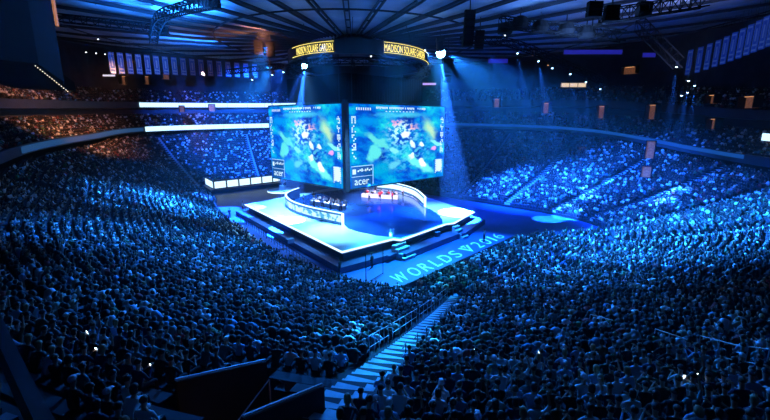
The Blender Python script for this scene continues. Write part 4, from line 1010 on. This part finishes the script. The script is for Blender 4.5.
# ------------------------------------------------------------------ teams on stage
def team(a, e, label, side, shirt, faceaway):
    a, e = Vector((*a, 2.0)), Vector((*e, 2.0)); d = (e - a).normalized(); n_ = Vector((d.y, -d.x, 0)) * (1 if faceaway else -1)   # n_: the way the players face
    rz = math.atan2(n_.y, n_.x) - PI / 2; L_ = (e - a).length
    t = thing('player_desk', f'long white player desk for the {side} team', 'desk', a, math.atan2(d.y, d.x)); sy = (-1 if faceaway else 1)
    b = MB(); b.box((L_ / 2, 0, .74), (L_, .9, .06)); b.obj('desk_top', M['white'], t)
    b = MB(); b.box((L_ / 2, sy * .4, .4), (L_, .06, .72)); b.obj('front_panel', M['white'], t)
    for x in (.05, L_ - .05): b = MB(); b.box((x, 0, .36), (.08, .8, .72)); b.obj('leg', M['white'], t)
    for k in range(5):
        c = a + d * (L_ * (k + .5) / 5); 
        m = thing('monitor', f'monitor on the {side} team desk, {ords[k]} seat from the left end', 'monitor', c + n_ * .2 + Vector((0, 0, .77)), rz, f'monitors of the {side} team')
        b = MB(); b.box((0, 0, .32), (.62, .04, .38)); b.obj('case', M['black'], m); b = MB(); b.box((0, -.025, .32), (.58, .01, .34)); b.obj('display', M['monitor'], m); b = MB(); b.box((0, .03, .08), (.06, .06, .16)); b.box((0, 0, .01), (.25, .2, .02)); b.obj('stand', M['black'], m)
        pc = c - n_ * .95
        person(pc, rz, 'type', shirt[k % len(shirt)], ['short dark', 'short brown'][k % 2], f'seated player in {shirt[k % len(shirt)]} jersey at the {side} desk, {ords[k]} from the left end', f'players of the {side} team', 1.25)
        g = thing('gaming_chair', f'black and white chair of the {ords[k]} player from the left end at the {side} desk', 'chair', pc, rz, f'chairs of the {side} team')
        b = MB(); b.box((0, 0, .38), (.5, .48, .08)); b.obj('seat', M['black'], g); b = MB(); b.box((0, -.33, .85), (.48, .1, .85)); b.obj('backrest', M['white'], g)
        b = MB(); b.tube((0, 0, .06), (0, 0, .36), .04, n=8)
        for q in range(5): b.bar((0, 0, .06), (.28 * math.cos(q * 1.256), .28 * math.sin(q * 1.256), .05), .05)
        b.obj('base', M['black'], g)
team((-13.5, 72.5), (-7.0, 67.3), '', 'left', ['white', 'pale blue', 'white'], True)
team((-4.6, 79.5), (2.6, 77.0), '', 'right', ['red', 'white', 'red'], True)
for k, (x, y, c, ps) in enumerate(((-14.6, 70.2, 'black', 'stand'), (-12.6, 69.3, 'white', 'stand_clap'), (-10.8, 67.9, 'pale blue', 'stand'), (-9.2, 66.2, 'white', 'stand_clap'), (-7.4, 65.2, 'white', 'stand'), (-13.4, 74.0, 'black', 'stand'), (3.6, 79.2, 'white', 'stand'), (-1.0, 75.0, 'red', 'stand'), (-3.0, 74.6, 'white', 'stand_clap'), (1.4, 74.5, 'red', 'stand'), (-2.0, 83, 'black', 'stand'))):
    g = (Vector((-4, 72)) - Vector((x, y))).normalized()
    person((x, y, 2.03), math.atan2(g.y, g.x) - PI / 2 + (k % 3) * .5, ps, c, hairs[k % 4], ['person in black standing at the left end of the left team, nearest the curved wall', 'person in white standing behind the left team, clapping', 'person in pale blue standing behind the middle of the left team', 'person in white clapping behind the right end of the left team', 'person in white standing at the right end of the left team', 'person in black standing on the rear side of the left team', 'person in white standing at the right end of the right team', 'person in red standing in front of the right team desk, middle', 'person in white clapping in front of the right team desk', 'person in red standing in front of the right team desk, right', 'person in black standing on the rear part of the stage'][k], 'people standing on the stage', 1.22)
for k, (x, y) in enumerate(((243, 206), (553, 199), (372, 262), (230, 212), (340, 268), (484, 236))):
    p = atz(x, y + 6, 0 if k else 2.0); 
    person((p.x, p.y, p.z - (.06 if k else 0)), R.uniform(0, 6), 'stand', ['white', 'black', 'black', 'navy', 'black', 'grey'][k], 'short dark', ['person in white standing at the far left corner of the stage deck', 'lone person in black standing by the far right floor seats', 'person in black on the floor by the near corner of the stage', 'person in navy standing on the floor left of the stage', 'person in black standing on the floor below the near stage corner', 'person in grey standing by the floor lettering'][k], 'crew around the stage', 1.1)
# frames / jib near stage corner
b = MB(); q = [atz(366, 284, 0), atz(383, 274, 0)]
for p_ in q: b.bar(p_, p_ + Vector((0, 0, 3.4)), .08)
b.bar(q[0] + Vector((0, 0, .1)), q[1] + Vector((0, 0, .1)), .06); b.bar(q[0] + Vector((0, 0, 3.4)), q[0] + Vector((1.2, .5, 3.5)), .06)
tag(b.obj('camera_rig', M['black']), 'slim black two-post rig standing on the bright floor by the near stage corner', 'rig')
# camera crane and equipment cases on ledge
for k, (x, y) in enumerate(((346, 257), (358, 254), (367, 251), (290, 243), (437, 236))):
    p = atz(x, y, .75); t = thing('equipment_case', ['low equipment case on the ledge at the near stage corner', 'low equipment case second from the near stage corner', 'small case on the ledge third from the near corner', 'green lit case on the left ledge of the stage', 'small case by the right steps of the stage'][k], 'case', (p.x, p.y, .75), .8)
    b = MB(); b.box((0, 0, .3), (1.0, .6, .55)); b.obj('case_body', M['ledge'], t); b = MB(); b.box((0, 0, .6), (1.02, .62, .06)); b.obj('lid', M['panelled'] if k < 2 else M['deskblue'], t)
for k, (x0, y0, x1, y1) in enumerate(((402, 262, 420, 254), (424, 251, 440, 244))):
    a, e = atz(x0 - 14, y0 - 6, .76), atz(x1 - 14, y1 - 6, .76); b = MB(); b.bar(a, e, .5, .12); tag(b.obj('floor_light', M['ledge']), ['long low light batten on the ledge right of the front steps', 'short low light batten on the ledge nearer the right steps'][k], 'light batten')
# barriers along the floor corridor, left of stage
for k in range(9):
    a = Vector((-8.0, 43.2, 0)) + Vector((la.x, la.y, 0)) * (k * 3.4) ; e = a + Vector((la.x, la.y, 0)) * 3.0
    railing(a, e, 1.05, f'black crowd barrier along the left floor edge, {ords[k]} from the near corner', 4, True, 'black', .03)['group'] = 'crowd barriers left of the stage'
b = MB(); b.bar(atz(403, 294, 0) + Vector((0, 0, .45)), atz(516, 241, 0) + Vector((0, 0, .45)), .15, 1.0)
tag(b.obj('floor_barrier', M['stageside']), 'long dark barrier between the floor lettering and the right crowd', 'barrier')
# ------------------------------------------------------------------ floor lettering
def floor_text(txt, p0, p1, q0):
    """baseline from p0 to p1 (world), letter tops towards q0"""
    me = text_mesh(txt, 1.0); me.materials.clear(); me.materials.append(M['textw']); xs = [v.co.x for v in me.vertices]; ys = [v.co.y for v in me.vertices]
    w = max(xs) - min(xs); h = max(ys) - min(ys); X = (p1 - p0) / w; Y = q0 / h; mx, my = min(xs), min(ys)
    for v in me.vertices: x, y = v.co.x - mx, v.co.y - my; pz = p0 + X * x + Y * y; v.co = (pz.x, pz.y, -.05 + (v.co.z + .01) * .5)
    return me
A0, A1 = atz(399, 283.4, 0), atz(506, 236.5, 0); ud = (atz(397, 274, 0) - atz(408, 281.5, 0)) * .95; LL = A1 - A0
def bp(px): return atz(px, 283.4 + (px - 399) * (236.5 - 283.4) / 107, 0)
t = thing('floor_lettering', 'large white lettering and emblem on the blue floor along the right side of the stage', 'lettering')
for txt, f0, f1 in (('W', 399.5, 411), ('O', 415, 423.5), ('R', 427, 434.5), ('L', 438, 443.5), ('D', 447, 454.5), ('S', 457.5, 464), ('2', 480, 485.5), ('0', 488, 493.5), ('1', 496.3, 498), ('6', 500.5, 506)):
    o = bpy.data.objects.new('letter', floor_text(txt, bp(f0), bp(f1), ud)); COL.objects.link(o); o.parent = t
b = MB(); X = (bp(478) - bp(468)) / 2; c0 = bp(473) + ud * .5; Yv = ud * .5
def fp(u, v_): q = c0 + X * u + Yv * v_; return Vector((q.x, q.y, -.035))
for pl in ([(-1, .9), (-.6, .9), (0, -.4), (.6, .9), (1, .9), (0, -1.1)], ):
    b.add([fp(*q) for q in pl], [(0, 1, 2), (0, 2, 5), (2, 3, 4), (2, 4, 5)])
b.add([fp(-.35, 1.1), fp(.35, 1.1), fp(.35, .75), fp(-.35, .75)], [(0, 1, 2, 3)]); b.add([fp(-.18, .6), fp(.18, .6), fp(0, .1)], [(0, 1, 2)])
b.obj('emblem', M['textw'], t)
# ------------------------------------------------------------------ haze
hb = MB(); hb.box((0, 60, 22), (210, 200, 50)); hz = hb.obj('haze', None); hz.data.materials.clear()
m = bpy.data.materials.new('theatrical_haze'); m.use_nodes = True; nt = m.node_tree; nt.nodes.clear(); o_ = nt.nodes.new('ShaderNodeOutputMaterial'); vs = nt.nodes.new('ShaderNodeVolumeScatter'); vs.inputs['Density'].default_value = .0005; vs.inputs['Anisotropy'].default_value = .2; nt.links.new(vs.outputs[0], o_.inputs['Volume'])
hz.data.materials.append(m); tag(hz, 'thin haze filling the arena air and showing the blue light beams', 'haze', kind='stuff')
# ------------------------------------------------------------------ lights
BL = (.008, .11, 1); CY = (.012, .21, 1); 
def tgt(px, py, z): return atz(px, py, z)
K = 1000
# stage wash
spot(W2, (-12, 58, 2), 170 * K, 36, (.12, .44, 1), .8)
spot(W1, (-15, 66, 2), 240 * K, 42, (.12, .44, 1), .8)
spot(W1, (-6, 54, 2), 130 * K, 34, (.12, .44, 1), .8)
spot(W2, (9, 66, 2), 200 * K, 34, (.10, .40, 1), .8)
spot((-24, 84, 26), (-19, 78, 2), 130 * K, 36, (.10, .40, 1), .8)
# added unseen fill lamps inside the screen square, on players and glossy floor
spot((-7, 80, 17), (-10, 68, 2), 60 * K, 50, (.35, .6, 1), .8)
spot((-2.5, 63, 7.2), (-1, 62, 2), 9 * K, 150, (.02, .2, 1), .8)
spot((1, 69, 7.2), (2, 68, 2), 6 * K, 150, (.02, .2, 1), .8)
spot((-10, 71, 13), (-10.5, 68.5, 2), 22 * K, 60, (.5, .65, 1), .8)
spot((-6, 68, 17), (-1, 79, 2), 60 * K, 50, (.7, .6, 1), .8)
# floor wash
spot(W2, (3, 43.5, 0), 220 * K, 38, (.02, .42, 1), .8)
spot(W2, (13, 53, 0), 200 * K, 40, (.01, .24, 1), .8)
spot((-24, 62, 27), (-26, 74, 0), 22 * K, 60, (.01, .2, 1), .8)
spot((10, 80, 27), (16, 78, 0), 50 * K, 60, (.01, .07, 1), .8)
# crowd washes
spot((10, 66, 27), tgt(660, 220, 5), 1500 * K, 52, CY, .9)
spot((6, 62, 27), tgt(560, 255, 3), 700 * K, 36, CY, .9)
spot((10, 78, 27), tgt(520, 180, 5), 900 * K, 50, BL, .9)
spot((14, 74, 27), tgt(620, 180, 5), 450 * K, 40, BL, .9)
spot((-20, 76, 27), tgt(175, 190, 6), 1500 * K, 42, CY, .9)
spot((-20, 82, 27), tgt(230, 150, 7), 800 * K, 50, BL, .9)
spot((-16, 58, 27), tgt(180, 235, 5), 320 * K, 50, CY, .9)
spot((-8, 56, 27), tgt(285, 285, 5), 190 * K, 46, CY, .9)
spot((0, 56, 27), tgt(480, 310, 6), 115 * K, 44, CY, .9)
spot((2, 56, 27), tgt(385, 350, 6), 240 * K, 11, (.02, .38, 1), .8)
spot((16, 66, 27), tgt(640, 195, 5), 420 * K, 44, BL, .9)
# ceiling uplights
spot((-26, 52, 21), (-28, 52, 34), 130 * K, 100, (.015, .2, 1), 1, 1.2)
spot((-17, 36, 23), (-18, 38, 34), 80 * K, 100, (.03, .25, 1), 1, 1.2)
spot((-34, 76, 24), (-36, 78, 34), 30 * K, 100, (.015, .18, 1), 1, 1.2)
spot((2, 40, 22), (2, 40, 34), 110 * K, 110, (.02, .2, .75), 1, 1.2)
spot((20, 42, 22), (20, 44, 34), 80 * K, 110, (.10, .25, .7), 1, 1.2)
spot((38, 52, 20), (38, 54, 34), 24 * K, 110, (.16, .2, .45), 1, 1.2)
spot((-18, 64, 27), (-22, 70, 31), 10 * K, 110, (1, .35, .18), 1, .5)
# warm spill in the left upper tiers, banners
spot((-46, 78, 28), (-64, 86, 18), 36 * K, 70, (1, .36, .14), 1, .04)
spot((-42, 98, 28), (-60, 112, 20), 32 * K, 70, (1, .36, .16), 1, .04)
spot((-34, 80, 28), (-60, 92, 31), 9 * K, 60, (.05, .25, 1), 1)
spot((30, 60, 29), (56, 66, 31), 5 * K, 60, (.04, .15, 1), 1)
w = bpy.data.worlds.new('world'); SC.world = w; w.use_nodes = True; w.node_tree.nodes['Background'].inputs[0].default_value = (.01, .03, .08, 1); w.node_tree.nodes['Background'].inputs[1].default_value = .02
vs_ = SC.view_settings; vs_.view_transform = 'Standard'; vs_.look = 'None'; vs_.gamma = 1; vs_.use_curve_mapping = False; vs_.exposure = 0
cy = SC.cycles; cy.max_bounces = 4; cy.volume_bounces = 0; cy.use_denoising = True; cy.sample_clamp_indirect = 3; cy.volume_max_steps = 64; cy.caustics_reflective = False; cy.caustics_refractive = False
